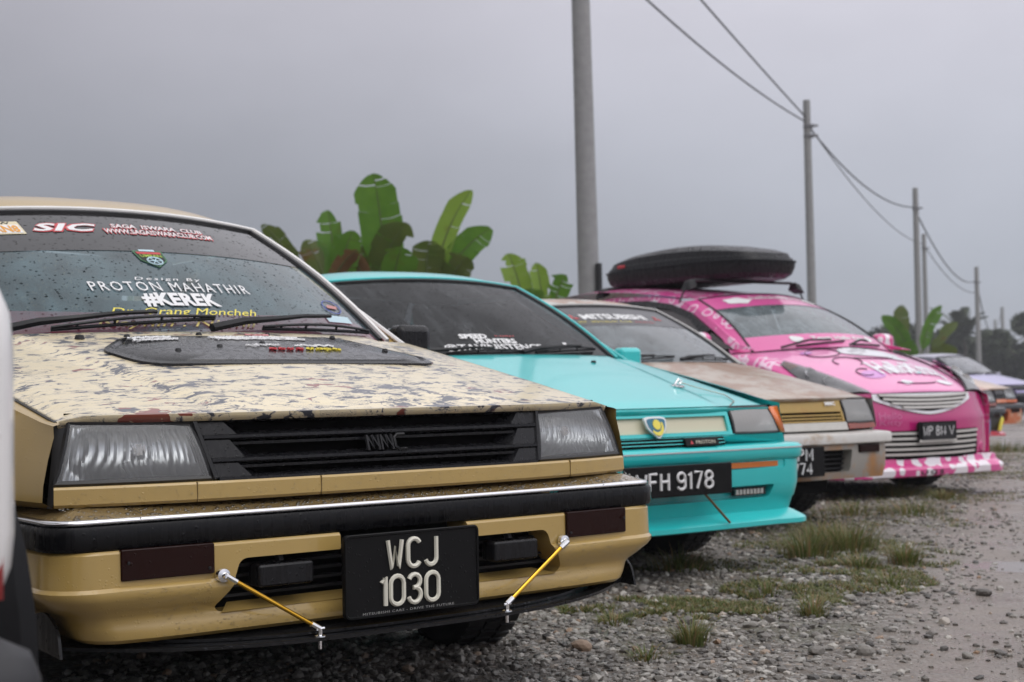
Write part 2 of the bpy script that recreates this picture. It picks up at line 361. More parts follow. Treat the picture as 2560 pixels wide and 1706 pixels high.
lens = lensglass('ribbed_lamp_lens', milk=.16, mcol=(.62, .63, .64))
platewhite = plain('plate_lettering', (.72, .70, .60), .4)
platewhite2 = plain('plate_lettering_white', (.75, .75, .76), .4)
plateblack = wetplastic('plate_black', (.006, .006, .0065), .4, 150, .2, .18)
cabin = plain('cabin_trim', (.045, .047, .05), .8, bumpy=.1)
under = plain('underbody', (.006, .0055, .0055), .95, spec=.1)
white_ink = plain('white_vinyl', (.78, .78, .78), .5, var=.02)
red_ink = plain('red_vinyl', (.55, .05, .06), .5, var=.03)
yellow_ink = plain('yellow_vinyl', (.80, .68, .08), .5, var=.03)
# ---------------------------------------------------------------- ground height used by everything that stands on it
def gz(x, y): return .03-.008*min(max(y-3.2, -1), 60)

# ---------------------------------------------------------------- boxy 1980s saloon, local frame: x across, y to the rear, z up, nose at y = 0
WSB, WST = (.655, .98, .16, .934, .012), (.515, 1.675, .075, 1.338, .026)   # half width, y, bow, z, drop
def wsf(x, t, off=0.):
    """windscreen surface: x in metres at that height, t 0 (cowl) .. 1 (header)"""
    hw = lerp(WSB[0], WST[0], t); s = x/hw
    y = lerp(WSB[1]+WSB[2]*s*s, WST[1]+WST[2]*s*s, t) - .018*math.sin(math.pi*t); z = lerp(WSB[3]-WSB[4]*s*s, WST[3]-WST[4]*s*s, t) + .018*math.sin(math.pi*t)
    return (x, y-off*.50, z+off*.86)
def hoodf(s, t, yf=.092, zf=.737):
    hw = lerp(.722, .742, t); a = abs(s)
    y = lerp(yf+.072*a**4, .955+.13*s*s, t); z = zf + (.931-zf)*(t+.05*t*(1-t)) - .016*s*s*t
    cr = lerp(.53, .74, t)
    z += .010*(1-sstep(cr-.035, cr+.012, a))*sstep(0, .12, t) - .010*sstep(.93, 1, a)
    return (s*hw, y, z)
def frontx(x, z, y0=.06): return y0 + .078*(abs(x)/.742)**3.5 + (z-.595)*.36
def belt(y): return lerp(.735, .905, sstep(.1, 1.25, y)) if y < 1.25 else lerp(.905, .915, min(1, (y-1.25)/2.2))
def hwy(y): return lerp(.748, .805, sstep(.10, .55, y)) + .012*sstep(.6, 1.4, y) - .06*sstep(3.3, 4.0, y)
def arch(y, zb):
    for yc in (.86, 3.18):
        d = abs(y-yc)
        if d < .345: zb = max(zb, .285+math.sqrt(.345**2-d*d)*.99)
    return zb
def wheel(parent, x, y, sgn, dz, rimm, r=.286, wd=.185, name='wheel', steer=0.):
    hub = bpy.data.objects.new(name, None)
    t = MB(); pf = [(r*.66, -wd/2+.008), (r*.80, -wd/2), (r*.93, -wd/2+.008), (r*.99, -wd/2+.03), (r, -wd/4), (r, wd/4), (r*.99, wd/2-.03), (r*.93, wd/2-.008), (r*.80, wd/2), (r*.66, wd/2-.008), (r*.64, 0)]
    t.lathe(pf, (0, 0, 0), (1, 0, 0), 40)
    for k in range(40):                                   # tread blocks
        a = 2*math.pi*k/40
        for xx in (-.055, 0, .055):
            a2 = a + xx*1.2; c, s_ = math.cos(a2), math.sin(a2); b = []
            for rr in (r-.002, r+.006):
                for (dx, da) in ((-.022, -.055), (.022, -.055), (.022, .055), (-.022, .055)):
                    aa = a2+da; b.append((xx+dx, rr*math.cos(aa), rr*math.sin(aa)))
            t.hexa(b)
    rm = MB(); rm.lathe([(r*.65, -wd/2+.02), (r*.62, -wd/2+.03), (r*.60, wd/2*.6), (r*.62, wd/2-.02), (r*.66, wd/2-.012)], (0, 0, 0), (1, 0, 0), 36)
    for k in range(5):
        a = 2*math.pi*k/5
        p = []
        for xx in (wd*.18, wd*.36):
            for rr, da in ((.03, -.5), (r*.63, -.16), (r*.63, .16), (.03, .5)):
                p.append((sgn*xx, rr*math.cos(a+da), rr*math.sin(a+da)))
        rm.hexa(p)
    rm.lathe([(.0, wd*.30*sgn), (.035, wd*.30*sgn), (.045, wd*.40*sgn), (.0, wd*.42*sgn)], (0, 0, 0), (1, 0, 0), 16)
    o = t.build('wheel', rubber, parent); o.location = (x, y, r+dz-.004); o.rotation_euler = (0, 0, steer)
    q = rm.build('rim', rimm, o, 30)
    return o

def saloon_body(root, cfg, dz):
    """everything behind the nose: fenders, doors, greenhouse, glass, cabin, wheels"""
    pm = cfg['paint']
    # sides: one skin per flank from nose to tail with wheel arches open
    ys = [.14+.0001]+[.2+.05*k for k in range(0, 75)]
    ys = sorted(set([round(min(3.98, y), 4) for y in ys if y <= 3.99]+[.517, .52, 1.203, 1.206, 2.837, 2.84, 3.523, 3.526]))
    for sg in (-1, 1):
        mb = MB(); rows = 9; vs = []
        for y in ys:
            zt = (hoodf(1, min(1, max(0, (y-.164)/.921)))[2]-.005) if y < 1.08 else belt(y)-.012; hw = hwy(y); xi = .7225+.0195*min(1, y/1.08) if y < 1.1 else .738
            if y > 2.9: xi = .735-.05*sstep(3.3, 4, y)
            zb = arch(y, .215 if y > .5 else .55)
            pts = [(xi, zt), (lerp(xi, hw, .55), zt-.004), (hw-.012, zt-.026), (hw, zt-.07), (hw+.010, .60), (hw+.012, .50), (hw, .42), (hw-.008, .32), (hw-.03, zb)]
            k = len(pts)
            for i, (x, z) in enumerate(pts):
                z = max(z, zb+.006*(k-1-i)) if i < k-1 else zb
                vs.append((sg*x, y, z))
        n = 9
        fs = [(i*n+j, i*n+j+1, (i+1)*n+j+1, (i+1)*n+j) for i in range(len(ys)-1) for j in range(n-1)]
        mb.add(vs, fs); mb.build('side_panel', pm, root, 40)
        # arch lip and inner arch
        for yc in (.86, 3.18):
            m2 = MB(); m2.grid(lambda u, v: (sg*lerp(.80, .46, v), yc+.345*math.cos(math.pi*u), .285+.342*math.sin(math.pi*u)), 20, 2)
            m2.build('wheel_arch', under, root)
        if cfg.get('detail', 1):
            # door shut lines as shallow dark grooves standing 1 mm proud, handle, rub strip
            g = MB()
            for y in (1.27, 2.25, 3.0):
                g.tube([(sg*(hwy(y)+.0125 if z < .62 else hwy(y)+.004-.1*(z-.85)*(z > .85)), y+(.0 if y < 2.9 else .12*(z-.3)), z) for z in (.26, .42, .50, .60, .80)], .004, 5)
            g.build('door_gap', gasket, root)
            for y in (2.08, 2.86): MB().box(sg*.815, sg*.838, y-.09, y+.09, .765, .79).build('door_handle', blackp, root, bevel=.006)
            MB().box(sg*.818, sg*.834, .98, 2.95, .50, .535).build('rub_strip', blackp, root, bevel=.005)
    # cowl between bonnet and screen
    MB().grid(lambda u, v: ((u*2-1)*.74, lerp(.93+.14*(2*u-1)**2, 1.0+.16*(2*u-1)**2, v), .915-.008*(2*u-1)**2+.012*v), 16, 2).build('cowl', matteblack, root)
    # windscreen, gasket, trim
    gl = cfg['glass']
    MB().grid(lambda u, v: wsf((2*u-1)*lerp(WSB[0], WST[0], v)*.985, lerp(.01, .985, v)), 24, 12).build('windscreen', gl, root)
    per = [(-1, t) for t in np.linspace(0, 1, 9)] + [(s, 1) for s in np.linspace(-1, 1, 17)[1:]] + [(1, t) for t in np.linspace(1, 0, 9)[1:]]
    pp = [wsf(s*lerp(WSB[0], WST[0], t)*.985, t*.985+.006, .003) for s, t in per]
    MB().tube(pp, .0085, 6).build('screen_gasket', gasket, root)
    pq = [wsf(s*lerp(WSB[0], WST[0], t)*1.034, t*1.018, .006) for s, t in per]
    MB().tube(pq, .0085, 6).build('screen_trim', cfg.get('trim', chrome), root)
    # roof
    def roof(u, v):
        s = 2*u-1; y0 = WST[1]+WST[2]*s*s+.006; y = lerp(y0, 2.78-.03*s*s, v)
        zc = 1.350+cfg.get('crown', .078)*(1-math.exp(-(y-y0)/.22)) - .05*v*v
        hw = .548+.018*math.sin(math.pi*v); return (s*hw, y, zc - .056*abs(s)**4 - .016*s*s)
    MB().grid(roof, 24, 16).build('roof', pm, root)
    # side window frames on the leaning plane
    def sp(y, z, o=0): return (.738-(z-.895)*.455+o, y, z)
    Aa, Ab = (1.150, .905), (1.765, 1.292)
    Ca, Cb = (3.10, .915), (2.78, 1.285)
    for sg in (-1, 1):
        def pan(name, poly, m, o=0., th=.018):
            q = MB(); k = len(poly); q.add([(sg*sp(y, z, o)[0], y, z) for y, z in poly]+[(sg*sp(y, z, o-th)[0], y, z) for y, z in poly],
                [tuple(range(k)), tuple(range(2*k-1, k-1, -1))]+[(i, i+k, (i+1) % k+k, (i+1) % k) for i in range(k)]); return q.build(name, m, root, 30)
        pan('a_pillar', [Aa, (1.245, .905), (1.815, 1.262), (1.79, 1.300), Ab], pm)
        pan('roof_rail', [(1.79, 1.300), (1.815, 1.262), (2.745, 1.262), (2.80, 1.300)], pm)
        pan('b_pillar', [(2.21, .905), (2.29, .905), (2.29, 1.262), (2.21, 1.262)], gasket, .002)
        pan('c_pillar', [(2.90, .905), (3.24, .915), (2.80, 1.300), (2.745, 1.262), (2.70, 1.258)], pm)
        pan('side_window', [(1.255, .912), (2.208, .912), (2.208, 1.260), (1.82, 1.260)], cfg['sideglass'], -.006, .006)
        pan('side_window', [(2.292, .912), (2.89, .912), (2.70, 1.255), (2.292, 1.260)], cfg['sideglass'], -.006, .006)
        pan('belt_trim', [(1.18, .895), (3.2, .903), (3.2, .917), (1.18, .910)], gasket, .006)
        MB().tube([(sg*(sp(1.14, .905)[0]+.004), 1.14, .91), (sg*(sp(1.772, 1.30)[0]+.004), 1.772, 1.303), (sg*.558, 2.1, 1.330), (sg*.558, 2.5, 1.328), (sg*.552, 2.78, 1.308), (sg*.70, 3.23, .93)], .0075, 6).build('rain_gutter', cfg.get('trim', chrome), root)
    # rear screen, boot, tail
    MB().grid(lambda u, v: ((2*u-1)*lerp(.50, .61, v), lerp(2.775, 3.22, v)+.03*(1-(2*u-1)**2), lerp(1.318, .945, v)-.015*(2*u-1)**2), 12, 6).build('rear_screen', cfg['sideglass'], root)
    MB().grid(lambda u, v: ((2*u-1)*lerp(.735, .69, v), lerp(3.19, 4.0, v), lerp(.925, .905, v)-.012*(2*u-1)**2), 10, 6).build('boot_lid', pm, root)
    MB().grid(lambda u, v: ((2*u-1)*.755, 3.985+.03*math.sin(math.pi*v), lerp(.905, .40, v)), 10, 5).build('tail_panel', pm, root)
    for sg in (-1, 1): MB().box(sg*.42, sg*.73, 4.0, 4.03, .62, .80).build('tail_lamp', red_ink, root, bevel=.008)
    MB().box(-.79, .79, 3.96, 4.09, .42, .56).build('rear_bumper', blackp, root, bevel=.02)
    # cabin
    MB().box(-.72, .72, .62, 3.9, .20, .24).build('floor_pan', under, root)
    MB().box(-.70, .70, 1.00, 1.03, .24, .89).build('bulkhead', under, root)
    MB().box(-.42, .42, .18, 1.0, .22, .60).build('engine_bay', under, root)
    MB().grid(lambda u, v: ((2*u-1)*.68, lerp(1.03+.13*(2*u-1)**2, 1.52, v), .905+.12*math.sin(math.pi*v*.55)-.01*v), 12, 6).build('dashboard', cfg['dash'], root)
    MB().box(-.68, .68, 1.50, 1.53, .55, 1.005).build('dash_front', cabin, root, bevel=.01)
    MB().grid(lambda u, v: ((2*u-1)*.52, lerp(1.72, 2.75, v), 1.322-.03*(2*u-1)**2), 6, 4).build('headlining', cabin, root)
    for xs in (-.34, .34):
        MB().prism(rrect(xs-.24, xs+.24, .62, 1.10, .07), 2.02, 2.16, lambda x, y, z: (x, y+(z-.6)*.32, z)).build('seat_back', cfg.get('seat', cabin), root, bevel=.03)
        MB().prism(rrect(xs-.12, xs+.12, 1.12, 1.26, .05), 2.20, 2.27, lambda x, y, z: (x, y+(z-1.1)*.2, z)).build('head_rest', cfg.get('seat', cabin), root, bevel=.02)
        MB().box(xs-.24, xs+.24, 1.62, 2.08, .42, .60).build('seat_cushion', cfg.get('seat', cabin), root, bevel=.04)
    MB().box(-.62, .62, 2.78, 3.0, .40, 1.02).build('rear_seat', cabin, root, bevel=.06)
    MB().box(-.66, .66, 2.95, 3.25, .88, .91).build('parcel_shelf', cabin, root)
    sw = MB(); c = Vector((-.35, 1.62, .98)); ax = Vector((0, .93, .38)).normalized(); a = Vector((1, 0, 0)); b = ax.cross(a)
    ring = [c+(a*math.cos(2*math.pi*k/28)+b*math.sin(2*math.pi*k/28))*.185 for k in range(29)]
    sw.tube(ring, .014, 8, cap=False)
    for an in (200, 340, 270): sw.tube([c-ax*.02, c+(a*math.cos(R(an))+b*math.sin(R(an)))*.185], .013, 6)
    sw.tube([c-ax*.02, c-ax*.25], .03, 8); sw.build('steering_wheel', matteblack, root)
    mir = MB(); mir.box(-.12, .12, 1.66, 1.69, 1.215, 1.285); mir.tube([(0, 1.69, 1.27), (0, 1.70, 1.33)], .008, 6); mir.build('inner_mirror', matteblack, root, bevel=.008)
    # mirrors on the doors
    for sg in (-1, 1):
        if cfg.get('mirror'):
            q = MB(); q.prism(rrect(sg*.775 if sg > 0 else -.912, .912 if sg > 0 else -.775, .884, .982, .028), 1.23, 1.31, lambda x, y, z: (x, y+.10*abs(abs(x)-.775)+.0, z))
            o = q.build('door_mirror', cfg['mirror'], root, bevel=.022); MB().tube([(sg*.72, 1.30, .90), (sg*.80, 1.29, .91)], .03, 8).build('mirror_arm', cfg['mirror'], o)
            MB().prism(rrect(*( (.785, .902) if sg > 0 else (-.902, -.785)), .894, .974, .02), 1.316, 1.322, lambda x, y, z: (x, y+.10*abs(abs(x)-.775), z)).build('mirror_glass', chrome, o)
    for x, y, st in ((-.735, .86, cfg.get('steer', 0)), (.735, .86, cfg.get('steer', 0)), (-.70, 3.18, 0), (.70, 3.18, 0)):
        wheel(root, x, y, 1 if x > 0 else -1, -dz, cfg.get('rim', chrome), steer=st)

def wiper(root, pivot, tip, bl0, bl1, m=None, off=.012):
    """pivot, tip, blade ends given as (x, t) on the screen"""
    m = m or matteblack
    w = empty('wiper'); w.parent = root
    a = Vector(wsf(*pivot, .02)); b = Vector(wsf(*tip, .035)); mid = (a+b)/2+Vector((0, -.004, .008))
    MB().tube([a, lerp(a, mid, .5)+Vector((0, 0, .006)), mid, lerp(mid, b, .5)+Vector((0, 0, .004)), b], [.013, .012, .009, .007, .006], 6).build('wiper_arm', m, w)
    k = 14; up_ = []; lo = []
    for i in range(k+1):
        t = i/k; x = lerp(bl0[0], bl1[0], t); tt = lerp(bl0[1], bl1[1], t)
        lo.append(wsf(x, tt, .010)); up_.append(wsf(x, tt, .017+.011*math.sin(math.pi*t)))
    MB().tube(lo, .0055, 6).build('blade', m, w)
    q = MB(); q.tube(up_, .0045, 6)
    for i in (2, 5, 9, 12): q.tube([lo[i], up_[i]], .004, 5)
    q.build('blade_bridge', m, w)
    return w

def headlamp(root, ib, it, ot, ob, sg, ribs=46, lensm=None, rows=10):
    """lamp between four corners (inner bottom/top, outer top/bottom) with a ribbed lens over a bowl reflector"""
    lensm = lensm or lens
    h = empty('headlamp'); h.parent = root
    def q(u, v, back=0.):
        p = [lerp(lerp(a, b, u), lerp(d, c, u), v) for a, b, c, d in zip(ib, ob, ot, it)]
        p[1] += -.010*math.sin(math.pi*u)*1.0 - .006*math.sin(math.pi*v) + back
        return (sg*p[0], p[1], p[2])
    def lf(u, v):
        rib = .0007*abs(math.sin(math.pi*ribs*u)) if .02 < u < .98 and .05 < v < .95 else 0
        if .30 < u < .62 and v < .34: rib = .0006*abs(math.sin(math.pi*26*(u+v*.5)))
        return q(u, v, -rib)
    MB().grid(lf, ribs*4, rows*2).build('lens', lensm, h, 25)
    # bowl
    cu, cv = .42, .5
    def bowl(u, v):
        p = q(.04+.92*u, .05+.9*v); d = min(1, math.hypot((u-cu)/.60, (v-cv)/.70))
        return (p[0], p[1]+.012+.055*(1-d**2)+.0022*abs(math.sin(math.pi*26*u)), p[2])
    MB().grid(bowl, 110, 16).build('reflector', reflector, h)
    b = q(cu, cv, .05); MB().tube([b, (b[0], b[1]+.05, b[2])], [.012, .014], 10).build('bulb', chrome, h)
    rim = [q(u, 0, .004) for u in np.linspace(0, 1, 12)]+[q(1, v, .004) for v in np.linspace(0, 1, 6)[1:]]+[q(u, 1, .004) for u in np.linspace(1, 0, 12)[1:]]+[q(0, v, .004) for v in np.linspace(1, 0, 6)[1:]]
    MB().tube(rim, .0065, 6, cap=False).build('lamp_seal', gasket, h)
    # bucket behind
    mb = MB(); mb.add([q(0, 0, .01), q(1, 0, .01), q(1, 1, .01), q(0, 1, .01), q(0, 0, .12), q(1, 0, .12), q(1, 1, .12), q(0, 1, .12)], [(0, 1, 5, 4), (1, 2, 6, 5), (2, 3, 7, 6), (3, 0, 4, 7), (4, 5, 6, 7)])
    mb.build('lamp_bucket', under, h)
    return h
def bumper_path(hw=.775, yf=.028, r=.07, yend=.44, bow=.012):
    p = [(-hw, yend), (-hw, yf+r+.03)]
    p += [(-hw+r-r*math.cos(a), yf+.012+r-r*math.sin(a)) for a in np.linspace(0, math.pi/2, 7)]
    p += [(x, yf+bow*(x/(hw-r))**2) for x in np.linspace(-hw+r, hw-r, 15)[1:-1]]
    p += [(-x, y) for x, y in p[:9][::-1]]
    return p
def bonnet(root, m, yf=.092, zf=.737, smax=1.0):
    def f(u, v):
        s = (2*u-1)
        if v < .0001: x, y, z = hoodf(s, 0, yf, zf); return (x*.998, y+.004, z-.016)
        t = (v-.04)/.96 if v > .04 else 0
        x, y, z = hoodf(s, max(0, t), yf, zf)
        if v <= .045: y -= .0
        return (x, y, z)
    vs = [0, .02, .04]+list(np.linspace(.06, 1, 34)); us = sorted(set(list(np.linspace(0, 1, 61))+[.004, .996]))
    mb = MB(); n = len(vs); pts = [f(u, v) for u in us for v in vs]
    mb.add(pts, [(i*n+j, (i+1)*n+j, (i+1)*n+j+1, i*n+j+1) for i in range(len(us)-1) for j in range(n-1)])
    for sg in (-1, 1):
        MB().tube([Vector(hoodf(sg, t, yf, zf))+Vector((sg*.003, 0, -.004)) for t in np.linspace(0, 1, 20)], .0035, 5).build('bonnet_gap', gasket, root)
    return mb.build('bonnet', m, root, 45, solid=.006)
def hood_at(x, y, off=0., yf=.092, zf=.737):
    """point on the bonnet above (x, y)"""
    t = .5
    for _ in range(30):
        hw = lerp(.722, .742, t); s = max(-1, min(1, x/hw)); p = hoodf(s, t, yf, zf); t = min(1, max(0, t-(p[1]-y)/.9))
    return (x, y-off*.2, p[2]+off)

gold = wetpaint('gold_paint', (.45, .305, .095), .30, scale=150, cover=.34, bs=.40, var=.10)
goldtop = wetpaint('bumper_top_paint', (.19, .135, .06), .25, scale=80, cover=.85, bs=.8)
peel = peel_paint()
dz = 0.0
G = empty('saloon_car', (-.2362, 3.194, 0), .6486, 'gold saloon with peeling cream and grey bonnet, nearest of the parked row', 'car', 'cars parked in a row')
gold_glass = wetglass('gold_car_windscreen', (.62, .74, .75), .19, (.27, .47, .54), 95, .5, .9, streaks=.08, bstr=.15)
side_glass = wetglass('tinted_side_glass', (.10, .11, .11), .05, (.3, .33, .35), 90, .4, .5)
reddash = plain('red_dash_cover', (.42, .03, .06), .8, bumpy=.2, bscale=90)
saloon_body(G, dict(paint=gold, glass=gold_glass, sideglass=side_glass, dash=reddash, trim=plain('pale_trim', (.80, .79, .77), .35), crown=.098, mirror=blackp, rim=plain('alloy_rim', (.5, .5, .52), .3, 1), steer=R(-8)), -gz(0, 4.1))
H = bonnet(G, peel)
# crease of worn paint and bonnet bumpers are in the surface itself; black scoop plate lies on the bonnet
def scoop():
    base = fillet([(-.375, .520), (.415, .520), (.470, .580), (.355, .870), (-.305, .870), (-.415, .720)], [.09, .06, .03, .05, .05, .04], 6)
    def lid(k, off):   # outline shrunk by k towards the middle
        cx, cy_ = 0.0, .72
        return [hood_at(cx+(x-cx)*k, cy_+(y-cy_)*k, off) for x, y in base]
    rings = [lid(1.0, .001), lid(.998, .006), lid(.955, .009), lid(.94, .004), lid(.925, .005), lid(.90, .011), lid(.6, .013), lid(.2, .014)]
    mb = MB(); n = len(base)
    for r_ in rings: mb.v += r_
    for i in range(len(rings)-1): mb.f += [(i*n+k, i*n+(k+1) % n, (i+1)*n+(k+1) % n, (i+1)*n+k) for k in range(n)]
    mb.f.append(tuple(range((len(rings)-1)*n, len(rings)*n)))
    m = wetplastic('scoop_plastic', (.020, .020, .022), .22, 80, .9, .5)
    o = mb.build('bonnet_scoop', m, G, 40)
    for (x, y) in ((-.30, .84), (-.10, .845), (.10, .845), (.30, .84), (-.12, .68), (.02, .72), (.36, .66), (-.25, .64)):
        MB().lathe([(.0, .008), (.006, .007), (.009, .0)], hood_at(x, y, .011), (0, 0, 1), 10).build('rivet', matteblack, o)
    fs = lambda x, y: hood_at(x, y-.075, .0155)
    # the scoop's print: two white lines, a pale script, small red and yellow words, and a block of white lines at the left
    def scribble(name, x0, x1, y, amp, m_, seed, k=60, r=.0022):
        rr = random.Random(seed); pts = []
        for i in range(k+1):
            t = i/k; pts.append(fs(lerp(x0, x1, t), y+amp*(rr.random()-.5)*2))
        MB().tube(pts, r, 4).build(name, m_, o)
    scribble('lettering', -.10, .16, .862, .006, white_ink, 1, 90, .0042); scribble('lettering', -.09, .17, .842, .006, white_ink, 2, 90, .0042)
    scribble('lettering', -.05, .05, .755, .014, white_ink, 3, 26, .0034); scribble('lettering', .09, .21, .755, .012, white_ink, 4, 26, .0034)
    for i in range(4): scribble('lettering', -.005+.026*i, .014+.026*i, .708, .006, red_ink, 10+i, 8, .004)
    for i in range(4): scribble('lettering', .105+.026*i, .124+.026*i, .708, .006, yellow_ink, 20+i, 8, .004)
    for i in range(2): scribble('lettering', -.315, -.20+.01*i, .875-.028*i, .006, white_ink, 30+i, 40, .0038)
    scribble('lettering', .02, .09, .895, .004, plain('pink_vinyl', (.6, .25, .25), .5), 40, 16, .004)
scoop()
MB().lathe([(0, .012), (.010, .010), (.013, 0)], hood_at(-.40, .90), (0, 0, 1), 10).build('washer_jet', matteblack, H)
# front panel
zs = [.7245, .686, .638, .599]
nose = MB(); path = [(x, frontx(x, .595, .052)) for x in np.linspace(-.742, .742, 41)]
nose.sweep([(-.02, .5985), (.004, .5975), (.008, .593), (.009, .563), (.004, .557), (-.03, .555)], path, caps=False)
NS = nose.build('nose_strip', gold, G, 30)
for x in (-.19, .52, -.47): MB().box(x-.0006, x+.0006, frontx(x, .595, .052)-.0102, frontx(x, .595, .052)-.004, .5575, .5975).build('joint', plain('seam_dark_gold', (.16, .105, .035), .6), NS, 0)  # panel joints drawn as thin lines of darker gold
# black grille
GR = empty('grille'); GR.parent = G
MB().grid(lambda u, v: ((2*u-1)*.45, frontx((2*u-1)*.45, lerp(.59, .73, v))+.045, lerp(.59, .735, v)), 10, 4).build('grille_back', under, GR)
for i, z in enumerate(zs):
    mb = MB(); hw = .418+(z-.599)*.22
    p = [(x, frontx(x, z, .058)) for x in np.linspace(-hw, hw, 25)]
    mb.sweep([(.000, z+.006), (.006, z+.004), (.007, z-.002), (.003, z-.006), (-.035, z-.010), (-.035, z+.010)], p, closed=True, caps=True)
    mb.build('slat', blackp, GR, 30)
    if i in (1, 2):
        mb = MB(); z2 = z-.014; p = [(x, frontx(x, z2, .064)) for x in np.linspace(-hw, hw, 25)]
        mb.sweep([(.002, z2+.003), (.002, z2-.003), (-.03, z2-.004), (-.03, z2+.004)], p, closed=True, caps=True); mb.build('slat', blackp, GR, 30)
for sg in (-1, 1):
    for i in range(3):
        za, zb = zs[i]-.006, zs[i+1]+.006; mb = MB(); o0, o1 = .418+(zb-.599)*.22, .418+(za-.599)*.22
        def ce(x, z, back): return (sg*x, frontx(x, z, .056)+back, z)
        mb.add([ce(o0, zb, 0), ce(o0-.075, zb, .0), ce(o1-.055, za, .0), ce(o1, za, 0), ce(o0-.105, zb+.006, .040), ce(o1-.085, za-.006, .040)],
               [(0, 1, 2, 3), (1, 4, 5, 2)])
        mb.build('grille_cheek', blackp, GR, 20)
    q = MB(); q.tube([(sg*.424, frontx(.424, .6)-.002, .600), (sg*.452, frontx(.452, .72)-.002, .722)], .008, 6); q.build('grille_edge', blackp, GR)
mm = MB(); rr = .0042; y = frontx(0, .66, .058)-.006
for i, c in enumerate('MMC'):
    x0 = -.056+.036*i
    if c == 'M': gl = [[(0, 0), (0, 1)], [(0, 1), (.5, .1), (.5, 1)], [(.5, 1), (1, .1), (1, 1)], [(1, 1), (1, 0)]]
    else: gl = [[(1, 1), (.3, 1), (0, .8), (0, .2), (.3, 0), (1, 0)]]
    for pl in gl: mm.tube([(x0+px*.028, y-.003+(.645+pz*.033-.66)*.36, .645+pz*.033) for px, pz in pl], rr, 6)
mm.build('badge', blackp, GR)
MB().grid(lambda u, v: ((2*u-1)*.70, frontx((2*u-1)*.70, .735, .075)+.0, lerp(.722, .742, v)), 20, 1).build('bonnet_gap', under, G)
for sg in (-1, 1):
    headlamp(G, (.430, frontx(.43, .60), .603), (.456, frontx(.456, .716), .716), (.700, .158, .722), (.738, .133, .603), sg)
    MB().grid(lambda u, v: (sg*lerp(.700+.042*(1-v), .7245+.0245*(1-v), u), lerp(.140+.022*v, .150+.022*v, u), lerp(.556, .726, v)), 3, 6).build('lamp_corner', gasket, G)
# bumper: painted top, chrome line, black rub strip, gold apron
BU = empty('front_bumper'); BU.parent = G
bp = bumper_path(.778, .020, .065, .45, .014)
MB().sweep([(-.11, .560), (-.06, .553), (-.008, .538)], bp).build('bumper_top', goldtop, BU, 50)
MB().sweep([(-.010, .5385), (.0005, .5365), (.003, .532), (.001, .5275), (-.006, .5265)], bp).build('bumper_chrome', chrome, BU, 60)
MB().sweep([(-.006, .526), (.007, .525), (.010, .519), (.011, .486), (.006, .478), (-.03, .476)], bp).build('bumper_rub_strip', wetplastic('rub_plastic', (.006, .006, .007), .30, 110, .15, .22), BU, 40)
for x in (-.60, .60): MB().add([(x*1.0, .018, .5405), (x*1.004, .018, .5405), (x*1.02, .128, .5635), (x*1.016, .128, .5635)], [(0, 1, 2, 3)]).build('joint', gasket, BU, 0)
ap = bumper_path(.768, .018, .075, .47, .016)
prof = [(-.07, .476), (.006, .476), (.012, .470), (.014, .405), (.022, .398), (.024, .389), (.021, .378), (.008, .358), (-.003, .345), (-.005, .335), (.000, .322), (.003, .312), (.001, .298), (-.010, .290), (-.07, .290)]
APR = MB().sweep(prof, ap, closed=True, caps=True).build('apron', gold, BU, 35)
op = fillet([(-.166, .441), (-.400, .441), (-.412, .400), (-.452, .346), (-.440, .334), (.440, .334), (.452, .346), (.412, .400), (.400, .441), (.166, .441), (.166, .49), (-.166, .49)], [.004, .022, .03, .01, .008, .008, .01, .03, .022, .004, 0, 0], 5)
cut = [MB().prism(op, -.1, .14).build('cut', None)]
for sg in (-1, 1): cut.append(MB().box(sg*.456, sg*.660, -.1, .014, .405, .49).build('cut', None))
boolcut(APR, cut)
for v in APR.data.vertices:
    k_ = sstep(.41, .285, v.co.z); v.co.x *= 1-.085*k_*sstep(.45, .75, abs(v.co.x)); v.co.y += .03*k_*sstep(.55, .75, abs(v.co.x))
bv = APR.modifiers.new('b', 'BEVEL'); bv.width = .006; bv.segments = 3; bv.limit_method = 'ANGLE'; bv.angle_limit = R(50)
# trim of the opening: sloping sill below it, black slats behind
MB().grid(lambda u, v: ((2*u-1)*lerp(.438, .40, v), lerp(.022, .075, v), lerp(.3335, .345, v)), 4, 2).build('opening_sill', gold, BU)
MB().box(-.48, .48, .088, .10, .29, .48).build('opening_back', under, BU)
for z in (.355, .375, .395, .415, .435): MB().box(-.46, .46, .070, .088, z, z+.006).build('opening_slat', matteblack, BU)
amberdark = wetplastic('dark_indicator', (.016, .0035, .0025), .2, 130, .2, .2)
for sg in (-1, 1):
    I = MB().prism(rrect(min(sg*.459, sg*.652), max(sg*.459, sg*.652), .4165, .4775, .004), .0045, .02, lambda x, y, z: (x, y+.016*(abs(x)/.7)**2-.006, z)).build('indicator', amberdark, G, bevel=.002)
    for x in (.470, .640): MB().lathe([(0, .003), (.0028, .0025), (.0035, 0)], (sg*x, .0055, .428 if x < .5 else .452), (0, -1, 0), 8).build('screw', gasket, I)
    fx = .30*sg
    F_ = MB().prism(rrect(fx-.064, fx+.064, .378, .424, .008), -.002, .05).build('fog_lamp', blackp, G, bevel=.005)
    MB().tube([(fx, .03, .424), (fx, .05, .47)], .01, 6).build('fog_bracket', matteblack, F_)
